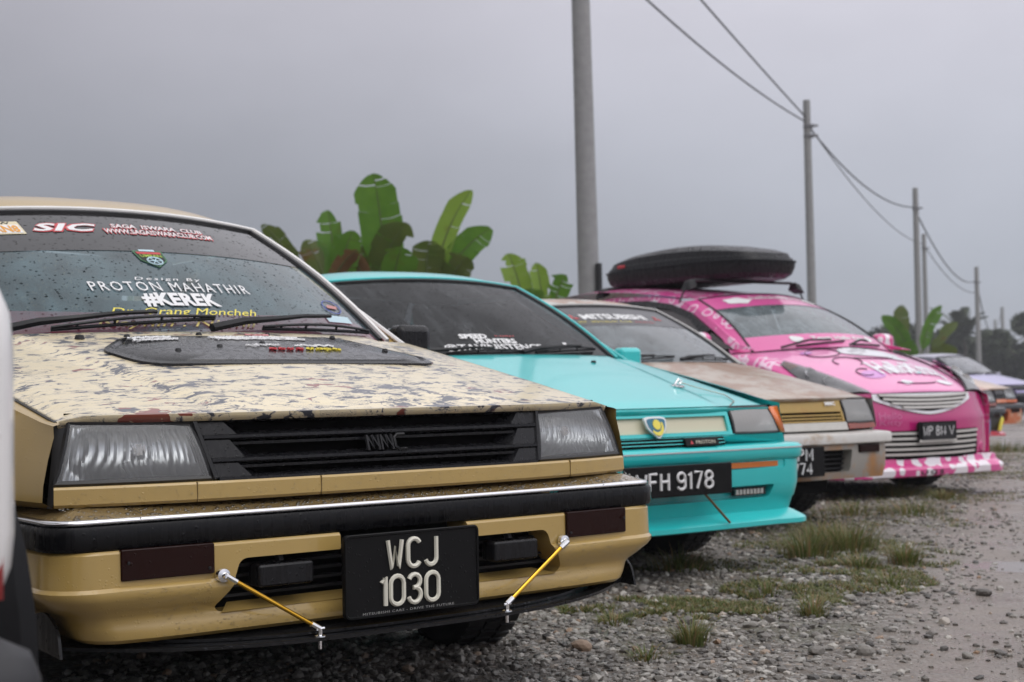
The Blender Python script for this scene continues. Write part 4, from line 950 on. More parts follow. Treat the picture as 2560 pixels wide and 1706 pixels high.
def mpv():
    yaw = .5764; g_ = gz(0, 10.5)
    P = empty('people_carrier', (2.832, 9.758, 0), yaw, 'pink patterned people carrier with a black roof box', 'car', 'cars parked in a row')
    def fas(x, z): return .02+.22*(abs(x)/.84)**3+.28*max(0, z-.50)+.10*max(0, .30-z)
    def W(x, t, off=0.):
        hw = lerp(.70, .565, t); s = x/hw
        y = lerp(.80+.20*s*s, 1.60+.13*s*s, t)-.03*math.sin(math.pi*t); z = lerp(1.005-.03*s*s, 1.432-.045*s*s, t)+.03*math.sin(math.pi*t)
        return (x, y-off*.5, z+off*.86)
    def hedge(t): return lerp(.455, .735, t**.55)
    def hood(s, t, off=0.):
        x = s*hedge(t); y = lerp(fas(s*.45, .67)+.005, .81+.19*s*s, t); z = lerp(.672+.006*(1-s*s), 1.000-.035*s*s, t**.86)+.02*math.sin(math.pi*t)
        return (x, y, z+off)
    def hxy(x, y, off=.004):
        t = .5
        for _ in range(30):
            s = max(-1, min(1, x/hedge(t))); p = hood(s, t); t = min(1, max(.001, t-(p[1]-y)*.9))
        return (x, y-.3*off, p[2]+off)
    HD = MB().grid(lambda u, v: hood(2*u-1, max(.001, v)), 32, 24).build('bonnet', pk_hood, P, 40, solid=.005)
    for sg in (-1, 1): MB().tube([Vector(hood(sg, max(.001, t)))+Vector((sg*.004, 0, .001)) for t in np.linspace(0, 1, 20)], .005, 5).build('bonnet_gap', gasket, P)
    MB().tube([Vector(hood(s, .001))+Vector((0, -.006, -.003)) for s in np.linspace(-1, 1, 24)], .006, 5).build('bonnet_gap', gasket, P)
    # sides
    ys = sorted(set(list(np.round(np.arange(.17, 4.36, .05), 3))+[.478, .48, 1.198, 1.2, 3.21, 3.212, 3.93, 3.932]))
    def arc2(y, zb):
        for yc in (.84, 3.57):
            d = abs(y-yc)
            if d < .36: zb = max(zb, .25+math.sqrt(.36**2-d*d))
        return zb
    for sg in (-1, 1):
        vs = []
        for y in ys:
            hw = lerp(.785, .845, sstep(.15, .6, y))-.06*sstep(3.7, 4.4, y)
            t = min(1, max(0, (y-.12)/.80)); xi = hedge(t) if y < .95 else lerp(.735, .76, sstep(.95, 1.5, y)); zt = (hood(1, t)[2]-.004) if y < .95 else lerp(.968, 1.04, sstep(.95, 3.5, y))
            zb = arc2(y, .13); pts = [(xi, zt), (lerp(xi, hw, .6), zt-.012), (hw-.012, zt-.05), (hw, min(zt-.10, .80)), (hw+.006, .60), (hw, .45), (hw-.004, .32), (hw-.01, .22), (hw-.03, zb)]
            for i, (x, z) in enumerate(pts):
                zz = max(z, zb+.006*(8-i)) if i < 8 else zb
                vs.append((sg*x, y, min(zz, zt)))
        n = 9; MB().add(vs, [(i*n+j, i*n+j+1, (i+1)*n+j+1, (i+1)*n+j) for i in range(len(ys)-1) for j in range(n-1)]).build('side_panel', pk_body, P, 40)
        for yc in (.84, 3.57): MB().grid(lambda u, v: (sg*lerp(.83, .45, v), yc+.36*math.cos(math.pi*u), .25+.36*math.sin(math.pi*u)), 20, 2).build('wheel_arch', under, P)
    # fascia
    MB().grid(lambda u, v: ((2*u-1)*lerp(.815, .80, v), fas((2*u-1)*.80, lerp(.20, .676, v)), lerp(.20, .676-.0*(2*u-1)**2, v)), 40, 20).build('fascia', pk_dark, P, 40)
    def fp(x, z, o=0.): return (x, fas(x, z)-o, z)
    def on(name, poly, m, par=P, o=.006, th=.02):
        n = len(poly); return MB().add([fp(x, z, o) for x, z in poly]+[fp(x, z, o-th) for x, z in poly], [tuple(range(n)), tuple(range(2*n-1, n-1, -1))]+[(i, i+n, (i+1) % n+n, (i+1) % n) for i in range(n)]).build(name, m, par, 30)
    def strip(name, fz, x0, x1, h, m, par, o=.012, k=24):
        mb = MB(); vs = []
        for i in range(k+1):
            x = lerp(x0, x1, i/k); z = fz(x)
            vs += [fp(x, z-h/2, o-.012), fp(x, z-h/2, o), fp(x, z+h/2, o), fp(x, z+h/2, o-.012)]
        mb.add(vs, [(i*4+j, i*4+(j+1) % 4, (i+1)*4+(j+1) % 4, (i+1)*4+j) for i in range(k) for j in range(4)]); return mb.build(name, m, par, 30)
    top = lambda x: .668-.012*(x/.45)**2
    sur = [(-.50, .672), (.50, .672), (.47, .625), (.36, .575), (.20, .545), (0, .532), (-.20, .545), (-.36, .575), (-.47, .625)]
    def area(name, ft, fb, hw, m, par, o, k=30):
        return MB().grid(lambda u, v: fp((2*u-1)*hw, lerp(fb((2*u-1)*hw), ft((2*u-1)*hw), v), o), k, 5).build(name, m, par, 40)
    GS = area('grille_surround', lambda x: .672, lambda x: .532+.10*(abs(x)/.48)**1.7, .48, wht, P, .010)
    area('grille_back', lambda x: .662, lambda x: .553+.085*(abs(x)/.43)**1.7, .43, under, GS, .013)
    for z0, hw in ((.654, .44), (.628, .41), (.602, .35), (.578, .26)): strip('grille_bar', lambda x, z0=z0, hw=hw: z0+.012*(x/.43)**2, -hw, hw, .015, silver, GS, .026)
    LG = area('lower_grille', lambda x: .425, lambda x: .232, .52, under, P, .006)
    for i, z0 in enumerate((.405, .370, .335, .300, .265)): strip('grille_bar', lambda x, z0=z0: z0+.006*(x/.5)**2, -.515+.012*i, .515-.012*i, .016, silver, LG, .018)
    # lip
    lip = bumper_path(.775, .02, .16, .46, .05)
    MB().sweep([(-.03, .245), (.0, .238), (.006, .205), (.045, .180), (.055, .165), (.050, .125), (.035, .115), (-.08, .118)], lip).build('front_lip', pk_lip, P, 40)
    letter('lettering', 'UGS', lambda x, z: (x, -.035+.05*(x/.5)**2, z), -.16, .06, .130, .160, inkline, P, bold=.03, space=1.4)
    # lamps
    lensd = wetglass('headlamp_cover', (.55, .56, .57), .25, (.5, .5, .52), 90, .3, .3)
    smoke = plain('lamp_inside', (.27, .27, .28), .3, .4)
    amb = plain('amber_lens', (.75, .17, .03), .2, coat=.5)
    def bz(a, b, c, u): return Vector(a)*(1-u)**2+Vector(b)*2*u*(1-u)+Vector(c)*u*u
    for sg in (-1, 1):
        def lf(u, v, o=0.):
            A = bz((.745, .66, .895), (.675, .34, .815), (.475, .125, .676), u); B = bz((.775, .66, .872), (.825, .42, .76), (.795, .255, .635), u); p = A.lerp(B, v)+Vector((0, -.03, .018))*math.sin(math.pi*v)*u
            return (sg*(p.x+o*.3), p.y-.012-o, p.z+.008+o*.6)
        HL = MB().grid(lambda u, v: lf(u, v, .012), 20, 8).build('headlamp', lensd, P, 40)
        MB().grid(lambda u, v: lf(u, v, .002), 20, 8).build('lamp_inside', smoke, HL, 40)
        MB().grid(lambda u, v: lf(.03+.17*u, .1+.8*v, .007), 6, 4).build('indicator', amb, HL)
        for uu in (.45, .72): MB().lathe([(.0, .002), (.045, .012), (.058, .03)], Vector(lf(uu, .5, -.02)), (0, -.8, .5), 16).build('lamp_bowl', reflector, HL)
        MB().lathe([(0, .01), (.03, .008), (.038, 0)], Vector(fp(sg*.60, .29, .004)), (sg*.3, -1, 0), 16).build('fog_lamp', pk_dark, P)
    # plate
    PP = on('number_plate', rrect(-.165, .207, .344, .482, .004), plateblack, P, .045, .012)
    mb = MB()
    for tx, a, b in (('WB', -.135, -.035), ('814', -.010, .095), ('V', .118, .175)): plate_text(mb, tx, a, b, .385, .455, .02-.045+.0-.002, .0055, .2)
    mb.build('lettering', platewhite2, PP); on('plate_rim', [(-.165, .346), (.207, .346), (.207, .362), (-.165, .362)], silver, PP, .048, .004)
    MB().box(-.14, .18, -.03, .05, .36, .47).build('plate_bracket', matteblack, PP)
    for tx, z0 in (('Hello', .505), ('Kitty', .455)): letter('lettering', tx, lambda x, z: fp(x, z, .004), -.46, -.27, z0, z0+.045, plain('pink_print', (.60, .16, .34), .4), P, shear=.1)
    # windscreen with banners
    wg = wetglass('pale_windscreen', (.45, .54, .56), .26, (.50, .60, .64), 70, .3, .4, streaks=.12)
    WSO = MB().grid(lambda u, v: W((2*u-1)*lerp(.70, .565, v), v), 24, 14).build('windscreen', wg, P)
    MB().grid(lambda u, v: W((2*u-1)*lerp(.70, .565, lerp(.0, .20, v))*.99, lerp(.0, .20, v), .003), 20, 4).build('lower_banner', pk_strip, WSO)
    MB().grid(lambda u, v: W((2*u-1)*lerp(.70, .565, lerp(.73, 1, v))*.99, lerp(.73, 1, v), .003), 20, 4).build('sunstrip', pk_strip, WSO)
    wf = lambda x, t: W(x, t, .007)
    letter('lettering', 'Team Hello Kitty', wf, -.22, .36, .085, .155, white_ink, WSO, bold=.03, shear=.1); letter('lettering', 'hellokittywish', wf, -.24, .30, .84, .94, white_ink, WSO, bold=.01, shear=.15)
    def blob(name, c, r, fn, m, n=24, k=3, amp=.12, par=P, ph=0.):
        return MB().add([fn(c[0]+r[0]*math.cos(a)*(1+amp*math.cos(k*a+ph)), c[1]+r[1]*math.sin(a)*(1+amp*math.cos(k*a+ph))) for a in np.linspace(0, math.tau, n, endpoint=False)], [tuple(range(n))]).build(name, m, par, 0)
    blob('decal', (-.36, .86), (.10, .07), wf, white_ink, par=WSO, k=5); blob('decal', (.40, .88), (.09, .06), wf, white_ink, par=WSO, k=4); blob('decal', (-.34, .13), (.05, .04), wf, white_ink, par=WSO, k=3); blob('decal', (.42, .13), (.05, .04), wf, white_ink, par=WSO, k=3)
    pqq = [W(s*lerp(.70, .565, t)*1.0, t, .003) for s, t in [(-1, t) for t in np.linspace(0, 1, 9)]+[(s, 1) for s in np.linspace(-1, 1, 15)[1:]]+[(1, t) for t in np.linspace(1, 0, 9)[1:]]]
    MB().tube(pqq, .008, 5).build('screen_gasket', gasket, P)
    for (a, b, c, d) in (((-.52, .0), (-.1, .06), (-.40, .02), (.05, .07)), ((.05, .0), (.30, .05), (.10, .02), (.50, .04))):
        wp = MB().tube([W(*a, .02), W((a[0]+b[0])/2, (a[1]+b[1])/2, .05), W(*b, .03)], .009, 6).build('wiper', matteblack, P); MB().tube([W(lerp(c[0], d[0], t), lerp(c[1], d[1], t), .012) for t in np.linspace(0, 1, 8)], .007, 5).build('blade', matteblack, wp)
    # bonnet art: line bubbles, plain white cloud shapes, the name
    hf = lambda x, y: hxy(x, y, .005)
    blob('decal', (.12, .69), (.26, .115), hf, wht, 36, 2, .10, P, .6); blob('decal', (.30, .57), (.085, .045), hf, wht, 20, 2, .1); blob('decal', (.34, .185), (.075, .03), hf, wht, 16, 4, .1); blob('decal', (-.05, .175), (.05, .025), hf, wht, 16, 3, .15)
    lila = wetpaint('lilac_wrap', (.62, .22, .62), .3, scale=120, cover=.3)
    blob('decal', (-.24, .30), (.10, .06), lambda x, y: hxy(x, y, .003), lila, 20, 2, .1); blob('decal', (.30, .62), (.04, .03), lambda x, y: hxy(x, y, .003), lila, 20, 2, .1)
    def loop(cx, cy_, rx, ry, a0=0, a1=360, r=.0038): MB().tube([hxy(cx+rx*math.cos(R(a)), cy_+ry*math.sin(R(a)), .004) for a in np.linspace(a0, a1, 26)], r, 5, cap=False).build('decal_line', inkline, P)
    loop(-.30, .72, .15, .085); loop(-.26, .52, .12, .08, -60, 200); loop(-.28, .34, .07, .05, 40, 300); loop(.05, .575, .20, .03, 190, 350); loop(.05, .19, .20, .03, 200, 350)
    letter('lettering', 'HelloKitty', lambda x, y: hxy(x, y, .009), -.17, .475, .225, .470, wht, P, bold=.035, space=1.0); 
    pass
    blob('decal', (.20, .30), (.03, .014), lambda x, y: hxy(x, y, .008), teal, 12, 2, .1); blob('decal', (-.42, .76), (.05, .03), hf, lila, 14, 2, .1)
    # roof, rails and side glass
    def roof(u, v):
        s = 2*u-1; y0 = 1.60+.13*s*s; y = lerp(y0, 4.18-.05*s*s, v); hw = .567+.045*math.sin(math.pi*min(1, v*1.3)*.8)
        z = 1.434+.132*math.sin(math.pi*min(1, v/.62)/2)-.075*max(0, (v-.45)/.55)**2; return (s*hw, y, z-.047*abs(s)**2.6)
    MB().grid(roof, 20, 24).build('roof', pk_body, P)
    def sp(y, z, o=0.): return .775-(z-1.0)*.45+o
    for sg in (-1, 1):
        def pan(name, poly, m, o=0., th=.015):
            k = len(poly); return MB().add([(sg*sp(y, z, o), y, z) for y, z in poly]+[(sg*sp(y, z, o-th), y, z) for y, z in poly], [tuple(range(k)), tuple(range(2*k-1, k-1, -1))]+[(i, i+k, (i+1) % k+k, (i+1) % k) for i in range(k)]).build(name, m, P, 30)
        arc_t = [(1.12, 1.0), (1.42, 1.15), (1.70, 1.285), (1.98, 1.368), (2.30, 1.412), (2.8, 1.425), (3.3, 1.402), (3.75, 1.33)]
        low = [(y+.06, z-.045) if y < 1.7 else (y, z-.042) for y, z in arc_t]
        pan('upper_frame', [(.86, .985)]+[(y-.03, z+.035) for y, z in arc_t]+[(4.22, 1.36), (4.30, 1.05), (3.95, 1.04), (3.80, 1.28)]+arc_t[::-1], pk_body)
        pan('window_visor', arc_t[1:]+low[1:][::-1], wetplastic('visor_plastic', (.02, .02, .022), .25), .022, .012)
        pan('side_window', [(1.36, 1.005), (2.18, 1.03)]+[(2.18, 1.39), (2.0, 1.355), (1.72, 1.255), (1.50, 1.14)], plain('brown_tint', (.035, .024, .024), .12, coat=.6), .004, .006)
        pan('quarter_window', [(1.12, 1.0), (1.33, 1.005), (1.47, 1.14), (1.42, 1.13)], plain('brown_tint', (.035, .024, .024), .12), .004, .006)
        pan('b_pillar', [(2.18, 1.02), (2.32, 1.02), (2.28, 1.41), (2.20, 1.41)], wht, .006, .01)
        pan('side_window', [(2.32, 1.03), (3.2, 1.04), (3.2, 1.38), (2.8, 1.40), (2.29, 1.40)], plain('brown_tint', (.035, .024, .024), .12), .004, .006)
        pan('side_window', [(3.25, 1.04), (3.9, 1.05), (3.72, 1.27), (3.3, 1.36)], plain('brown_tint', (.035, .024, .024), .12), .004, .006)
        MB().grid(lambda u, v: tuple(Vector(W(sg*lerp(.70, .565, v), v, .002)).lerp(Vector((sg*(sp(0, W(lerp(.70, .565, v), v)[2], .004)), W(lerp(.70, .565, v), v)[1]+.13, W(lerp(.70, .565, v), v)[2]-.004)), u)), 5, 14).build('a_pillar', pk_body, P, 50)
        mo = MB().prism(rrect(min(sg*.85, sg*1.06), max(sg*.85, sg*1.06), .965, 1.125, .06, 6), 1.24, 1.36, lambda x, y, z: (x, y+.15*(abs(x)-.85), z)).build('door_mirror', pk_lip, P, bevel=.04); MB().tube([(sg*.77, 1.30, .98), (sg*.87, 1.30, 1.0)], .03, 8).build('mirror_arm', pk_body, mo)
        for y in (.84, 3.57): wheel(P, sg*.735, y, sg, g_, silver, .30, .20)
    # rear, floor, cabin
    MB().grid(lambda u, v: ((2*u-1)*lerp(.80, .60, v**2), 4.36-.16*v*v, lerp(.35, 1.40, v)), 10, 10).build('tailgate', pk_body, P)
    MB().box(-.74, .74, .62, 4.2, .14, .18).build('floor_pan', under, P); MB().box(-.44, .44, .25, 1.0, .16, .60).build('engine_bay', under, P)
    MB().grid(lambda u, v: ((2*u-1)*.68, lerp(.86+.16*(2*u-1)**2, 1.5, v), 1.0-.02*v), 10, 4).build('dashboard', cabin, P)
    for xs in (-.36, .36):
        MB().prism(rrect(xs-.24, xs+.24, .55, 1.12, .07), 2.0, 2.14, lambda x, y, z: (x, y+(z-.6)*.3, z)).build('seat_back', cabin, P, bevel=.03); MB().box(xs-.13, xs+.13, 2.2, 2.27, 1.14, 1.28).build('head_rest', cabin, P, bevel=.03)
    # roof box on bars (a thing of its own: it rests on the car)
    B = empty('roof_box', (P.location[0], P.location[1], -.018), yaw, 'black roof box strapped on top of the pink car', 'roof box')
    def hull(z, k):
        pts = []
        for i in range(40):
            a = math.tau*i/40; c, s = math.cos(a), math.sin(a)
            y = 2.38+math.copysign(abs(s)**.55, s)*.90*k; x = .0+math.copysign(abs(c)**.38, c)*.41*k*(1-.25*max(0, -s)**2*.9)
            pts.append((x, y, z))
        return pts
    def top_z(k): return 1
    rings = [hull(1.572, .74), hull(1.580, .90), hull(1.61, .965), hull(1.66, .995), hull(1.685, 1.0), hull(1.700, 1.0)]; lidr = [hull(1.702, 1.015), hull(1.716, 1.015), hull(1.718, .99), hull(1.755, .975), hull(1.762, .955), hull(1.815, .93), hull(1.850, .80), hull(1.872, .55), hull(1.878, .25)]
    for nm, rs in (('box_base', rings), ('box_lid', lidr)):
        mb = MB(); n = 40
        for r_ in rs: mb.v += [(x, y, 1.70+(z-1.70)*(1-.46*((y-2.38)/.90)**2) if z > 1.70 else z) for x, y, z in r_]
        for i in range(len(rs)-1): mb.f += [(i*n+k, i*n+(k+1) % n, (i+1)*n+(k+1) % n, (i+1)*n+k) for k in range(n)]
        e0 = 0 if nm == 'box_base' else (len(rs)-1)*n; mb.f.append(tuple(range(e0, e0+n)))
        bo = mb.build(nm, wetplastic('box_plastic', (.016, .016, .018), .42, 60, .6, .24), B, 22)
    MB().box(-.405, -.392, 2.86, 2.95, 1.735, 1.76).build('badge', red_ink, B, bevel=.004)
    for y in (1.85, 2.95):
        bar = MB().tube([(-.58, y, 1.53), (-.50, y, 1.565), (.50, y, 1.565), (.58, y, 1.53)], .012, 8).build('roof_bar', matteblack, B)
        for sg in (-1, 1):
            MB().hexa([(sg*.60, y-.06, 1.48), (sg*.52, y-.06, 1.51), (sg*.52, y+.06, 1.51), (sg*.60, y+.06, 1.48), (sg*.58, y-.03, 1.555), (sg*.52, y-.03, 1.575), (sg*.52, y+.03, 1.575), (sg*.58, y+.03, 1.555)]).build('bar_foot', matteblack, bar, bevel=.01)
            MB().tube([(sg*.595, y, 1.50), (sg*.625, y, 1.45), (sg*.655, y, 1.39)], .007, 6).build('strap', matteblack, bar)
mpv()
# ---------------------------------------------------------------- cars farther down the row
fglass = wetglass('far_windscreen', (.30, .34, .36), .40, (.48, .50, .55), 85, .4, .5)
blue = wetpaint('blue_purple_paint', (.10, .10, .36), .3, bead=False, dirt=(.05, .30, .42))
plainsaloon((3.70, 12.55), .5764, 'blue and purple saloon whose roof edge shows behind the pink car', -.08, blue, blue, blue, blue, matteblack, blue, fglass)
org = wetpaint('orange_paint', (.62, .17, .06), .3, bead=False, dirt=(.62, .50, .38)); blk = wetpaint('black_paint', (.015, .015, .017), .3, bead=False)
oc = plainsaloon((4.55, 14.75), .5764, 'orange bonnet saloon with black bumper and red lip, right behind the pink car', -.10, wetpaint('grey_paint', (.25, .25, .29), .3, bead=False), org, blk, wetpaint('pink_blue_decal', (.55, .30, .45), .3, bead=False, dirt=(.75, .75, .8)), blk, blk, fglass, mir=blk)
MB().sweep([(-.02, .30), (.03, .27), (.03, .25), (-.05, .25)], bumper_path(.76, .02, .07, .45, .02)).build('front_lip', wetpaint('red_lip', (.55, .06, .09), .3, bead=False, dirt=(.5, .2, .3)), oc[0])
MB().tube([(.76, .20, .52), (.765, .14, .50), (.70, .03, .42), (.66, .02, .36), (.64, .02, .30)], .020, 8).build('bumper_trim', yellow_ink, oc[0])
crm = wetpaint('peach_paint', (.66, .45, .30), .3, bead=False); lav = wetpaint('lavender_paint', (.42, .38, .66), .3, bead=False)
pc = plainsaloon((5.62, 17.2), .5764, 'peach bonnet saloon with lavender stripe near the right edge', -.11, lav, crm, blk, org, blk, org, fglass, lampm=plain('orange_lens', (.7, .15, .03), .3))
squash(pc[0], .70); squash(oc[0], .80)
plainsaloon((10.4, 29.5), .5764, 'grey lavender saloon farthest down the row at the right edge', -.15, wetpaint('grey_lavender', (.36, .35, .45), .3, bead=False), lav, blk, lav, blk, blk, fglass)

# ---------------------------------------------------------------- white and red off-roader, its corner cuts into the left edge
def offroader():
    O = empty('off_road_car', (-1.066, .880, gz(0, 1)), .6486, 'blurred white and red off-roader cutting into the left edge', 'car', 'cars parked in a row')
    wp = wetpaint('white_paint', (.80, .79, .78), .3, scale=120, cover=.3); rp = wetpaint('red_paint', (.45, .015, .02), .3, scale=120, cover=.3)
    def section(y, z0, z1, hw, r): return [(x, y, z) for x, z in rrect(-hw, hw, z0, z1, r, 5)]
    def loft(name, secs, m, cap=True):
        mb = MB(); n = len(secs[0])
        for s in secs: mb.v += s
        for i in range(len(secs)-1): mb.f += [(i*n+k, i*n+(k+1) % n, (i+1)*n+(k+1) % n, (i+1)*n+k) for k in range(n)]
        if cap: mb.f += [tuple(range(n)), tuple(range((len(secs)-1)*n, len(secs)*n))]
        return mb.build(name, m, O, 50)
    loft('nose', [section(-.002, .575, .83, .715, .06), section(.008, .545, .86, .75, .08), section(.03, .53, .885, .768, .09), section(.08, .525, .905, .776, .09), section(.5, .60, .94, .785, .06), section(1.15, .60, .98, .785, .06)], wp)
    for sg in (-1, 1):
        MB().grid(lambda u, v: (sg*lerp(.42, .752, u), -.0085+.022*u**8, lerp(.56, .80, v)), 6, 4).build('red_panel', rp, O, solid=.004)
        fl = MB()
        for a in np.linspace(-.15, math.pi+.15, 18):
            c, s = math.cos(a), math.sin(a)
            w_ = .050*max(0, math.cos(a-.25)) if a < math.pi/2 else .05*max(.25, -math.cos(a))
            fl.v += [(sg*.765, .66-.43*c, .40+.43*s), (sg*(.80+w_*.8), .66-.44*c, .40+.42*s), (sg*(.815+w_), .66-.42*c, .40+.395*s), (sg*(.81+w_), .66-.38*c, .40+.345*s), (sg*.70, .66-.38*c, .40+.345*s)]
        fl.f += [(i*5+j, i*5+j+1, (i+1)*5+j+1, (i+1)*5+j) for i in range(17) for j in range(4)]
        fl.build('wheel_flare', plain('grey_cladding', (.008, .008, .009), .75, bumpy=.1, spec=.15), O)
        MB().lathe([(0, .02), (.075, .012), (.085, 0)], (sg*.60, -.012, .74), (0, -1, 0), 20).build('headlamp', reflector, O)
        for y in (.66, 2.85): wheel(O, sg*.68, y, sg, 0, silver, .34, .22)
        MB().box(min(sg*.70, sg*.775), max(sg*.70, sg*.775), 1.15, 3.5, .52, .98).build('side_panel', wp, O, bevel=.03)
        MB().box(min(sg*.68, sg*.70), max(sg*.68, sg*.70), 1.30, 3.3, 1.02, 1.45).build('side_window', side_glass, O)
        MB().hexa([(sg*.66, 1.15, .98), (sg*.74, 1.15, .98), (sg*.74, 1.25, .98), (sg*.66, 1.25, .98), (sg*.60, 1.50, 1.52), (sg*.67, 1.50, 1.52), (sg*.67, 1.58, 1.52), (sg*.60, 1.58, 1.52)]).build('a_pillar', wp, O)
    MB().box(-.40, .40, -.012, .0, .62, .80).build('grille', matteblack, O)
    MB().box(-.76, .76, -.10, .12, .34, .535).build('front_bumper', plain('grey_bumper', (.022, .022, .025), .55, bumpy=.1), O, bevel=.035)
    MB().grid(lambda u, v: ((2*u-1)*lerp(.66, .60, v), lerp(1.15, 1.52, v), lerp(.985, 1.52, v)), 6, 4).build('windscreen', fglass, O)
    MB().grid(lambda u, v: ((2*u-1)*.67, lerp(1.5, 3.5, v), 1.525+.03*math.sin(math.pi*v)-.02*(2*u-1)**2), 6, 6).build('roof', wp, O, solid=.03)
    MB().box(-.74, .74, 3.48, 3.52, .5, 1.5).build('tailgate', wp, O, bevel=.02); MB().box(-.7, .7, .9, 3.4, .35, .6).build('floor_pan', under, O)
offroader()

# ---------------------------------------------------------------- concrete poles and cables
conc = plain('pole_concrete', (.30, .30, .30), .8, bumpy=.3, bscale=14, var=.25)
poles = {}
def pole(key, x, y, h, label, lean=(0, 0), r0=.15, r1=.105, arms=()):
    b = gz(x, y)
    P = empty('utility_pole', (x, y, b), 0, label, 'pole', 'concrete poles along the row')
    MB().tube([(lean[0]*t*h, lean[1]*t*h, t*h-.3*(t == 0)) for t in np.linspace(0, 1, 10)], [lerp(r0, r1, t) for t in np.linspace(0, 1, 10)], 14).build('shaft', conc, P, 60)
    for z in arms:
        q = MB(); q.box(-r1-.03, r1+.03, -r1-.03, r1+.03, z-.03, z+.03); q.tube([(r1, 0, z), (r1+.13, 0, z+.02)], .03, 8); q.build('clamp', plain('galvanised', (.2, .2, .21), .5, .5), P)
    poles[key] = (x, y, b, lean); return P
p1 = pole(1, 1.13, 20.5, 9.2, 'thick concrete pole rising out of the picture behind the turquoise car', (-.012, 0), .165, .115)
MB().tube([(.115, -.15, 1.2), (.11, -.15, 2.55)], .045, 10).build('cable_duct', matteblack, p1)
pole(2, 7.51, 36, 7.95, 'concrete pole with cables rising behind the roof of the pink car', (-.006, 0), .125, .09, (7.3, 7.05))
pole(3, 14.95, 53, 8.05, 'third concrete pole from the left, near the far banana plant', (-.004, 0), .14, .10, (7.3,))
pole(4, 20.1, 70, 8.1, 'thinner pole directly right of the third pole', (-.004, 0), .13, .10, (7.4,))
pole(5, 29.7, 92, 8.1, 'tall pole standing before the far trees, cables curving down to it', (-.002, 0), .18, .13, (7.1,))
pole(6, 51.0, 150, 8.2, 'distant pole nearest the right edge', (-.004, 0), .2, .16)
pole(7, 63.6, 190, 8.4, 'small far pole at the second cable dip', (-.002, 0), .2, .16); pole(8, 59.9, 190, 8.3, 'faint far pole in the trees left of the tall pole', (0, 0), .2, .16); pole(9, 75.6, 230, 8.1, 'faintest far pole among the trees', (0, 0), .2, .16)
cable = plain('cable', (.03, .03, .033), .6)
def wire(a, b, sag, r, label):
    a, b = Vector(a), Vector(b); pts = [a.lerp(b, t)-Vector((0, 0, 4*sag*t*(1-t))) for t in np.linspace(0, 1, 24)]
    tag(MB().tube(pts, r, 6).build('cable', cable), label, 'cable', 'overhead cables')
A2, A3, A4, A5 = (7.40, 36, 7.20), (14.85, 53, 6.98), (20.05, 70, 7.15), (29.65, 92, 6.78)
wire((1.05, 20.5, 7.15), A2, .22, .018, 'lower cable from the nearest pole to the second pole')
wire((1.05, 20.5, 8.30), (7.43, 36, 7.30), .05, .020, 'steeper upper cable from the nearest pole to the second pole')
wire(A2, A3, .55, .022, 'thick cable sagging from the second to the third pole'); wire((7.42, 36, 7.22), A4, .62, .016, 'thin cable running from the second pole past the third')
wire(A3, A5, 1.0, .03, 'cable curving down from the third pole to the tall pole'); wire(A4, (29.6, 92, 6.0), .6, .022, 'faint lower cable from the thinner pole to the tall pole')
wire(A5, (63.6, 190, 6.6), 1.8, .04, 'far cable dropping from the tall pole to the small far pole'); wire((63.6, 190, 6.6), (51.0, 150, 7.6), .2, .03, 'short far cable up to the pole nearest the right edge')

# ---------------------------------------------------------------- banana plants
def leafmat(name, c1, c2, dead):
    m, n, l, b = newmat(name); co = objco(n, l)
    f = nois(n, l, co, 5, 4); c = mixc(n, l, f, c1, c2); d = rmp(n, l, nois(n, l, co, 3.2, 4, .6), [(.60, 0.), (.68, 1.)])
    c = mixc(n, l, mth(n, l, 'MULTIPLY', d, dead), c, (.16, .09, .025)); l.new(c, b.inputs['Base Color']); pr(b, rough=.38)
    tr = n.new('ShaderNodeBsdfTranslucent'); l.new(c, tr.inputs[0]); mx_ = n.new('ShaderNodeMixShader'); mx_.inputs[0].default_value = .35; l.new(b.outputs[0], mx_.inputs[1]); l.new(tr.outputs[0], mx_.inputs[2]); l.new(mx_.outputs[0], n['Material Output'].inputs[0]); return m
bl = [leafmat('banana_leaf', (.06, .17, .015), (.15, .31, .03), .3), leafmat('banana_leaf_light', (.20, .34, .04), (.28, .42, .06), .3), leafmat('banana_leaf_old', (.07, .13, .02), (.15, .17, .04), .8), plain('dead_leaf', (.17, .09, .03), .8, var=.3)]
stemm = plain('banana_stem', (.10, .13, .04), .6, bumpy=.2, bscale=20, var=.4)
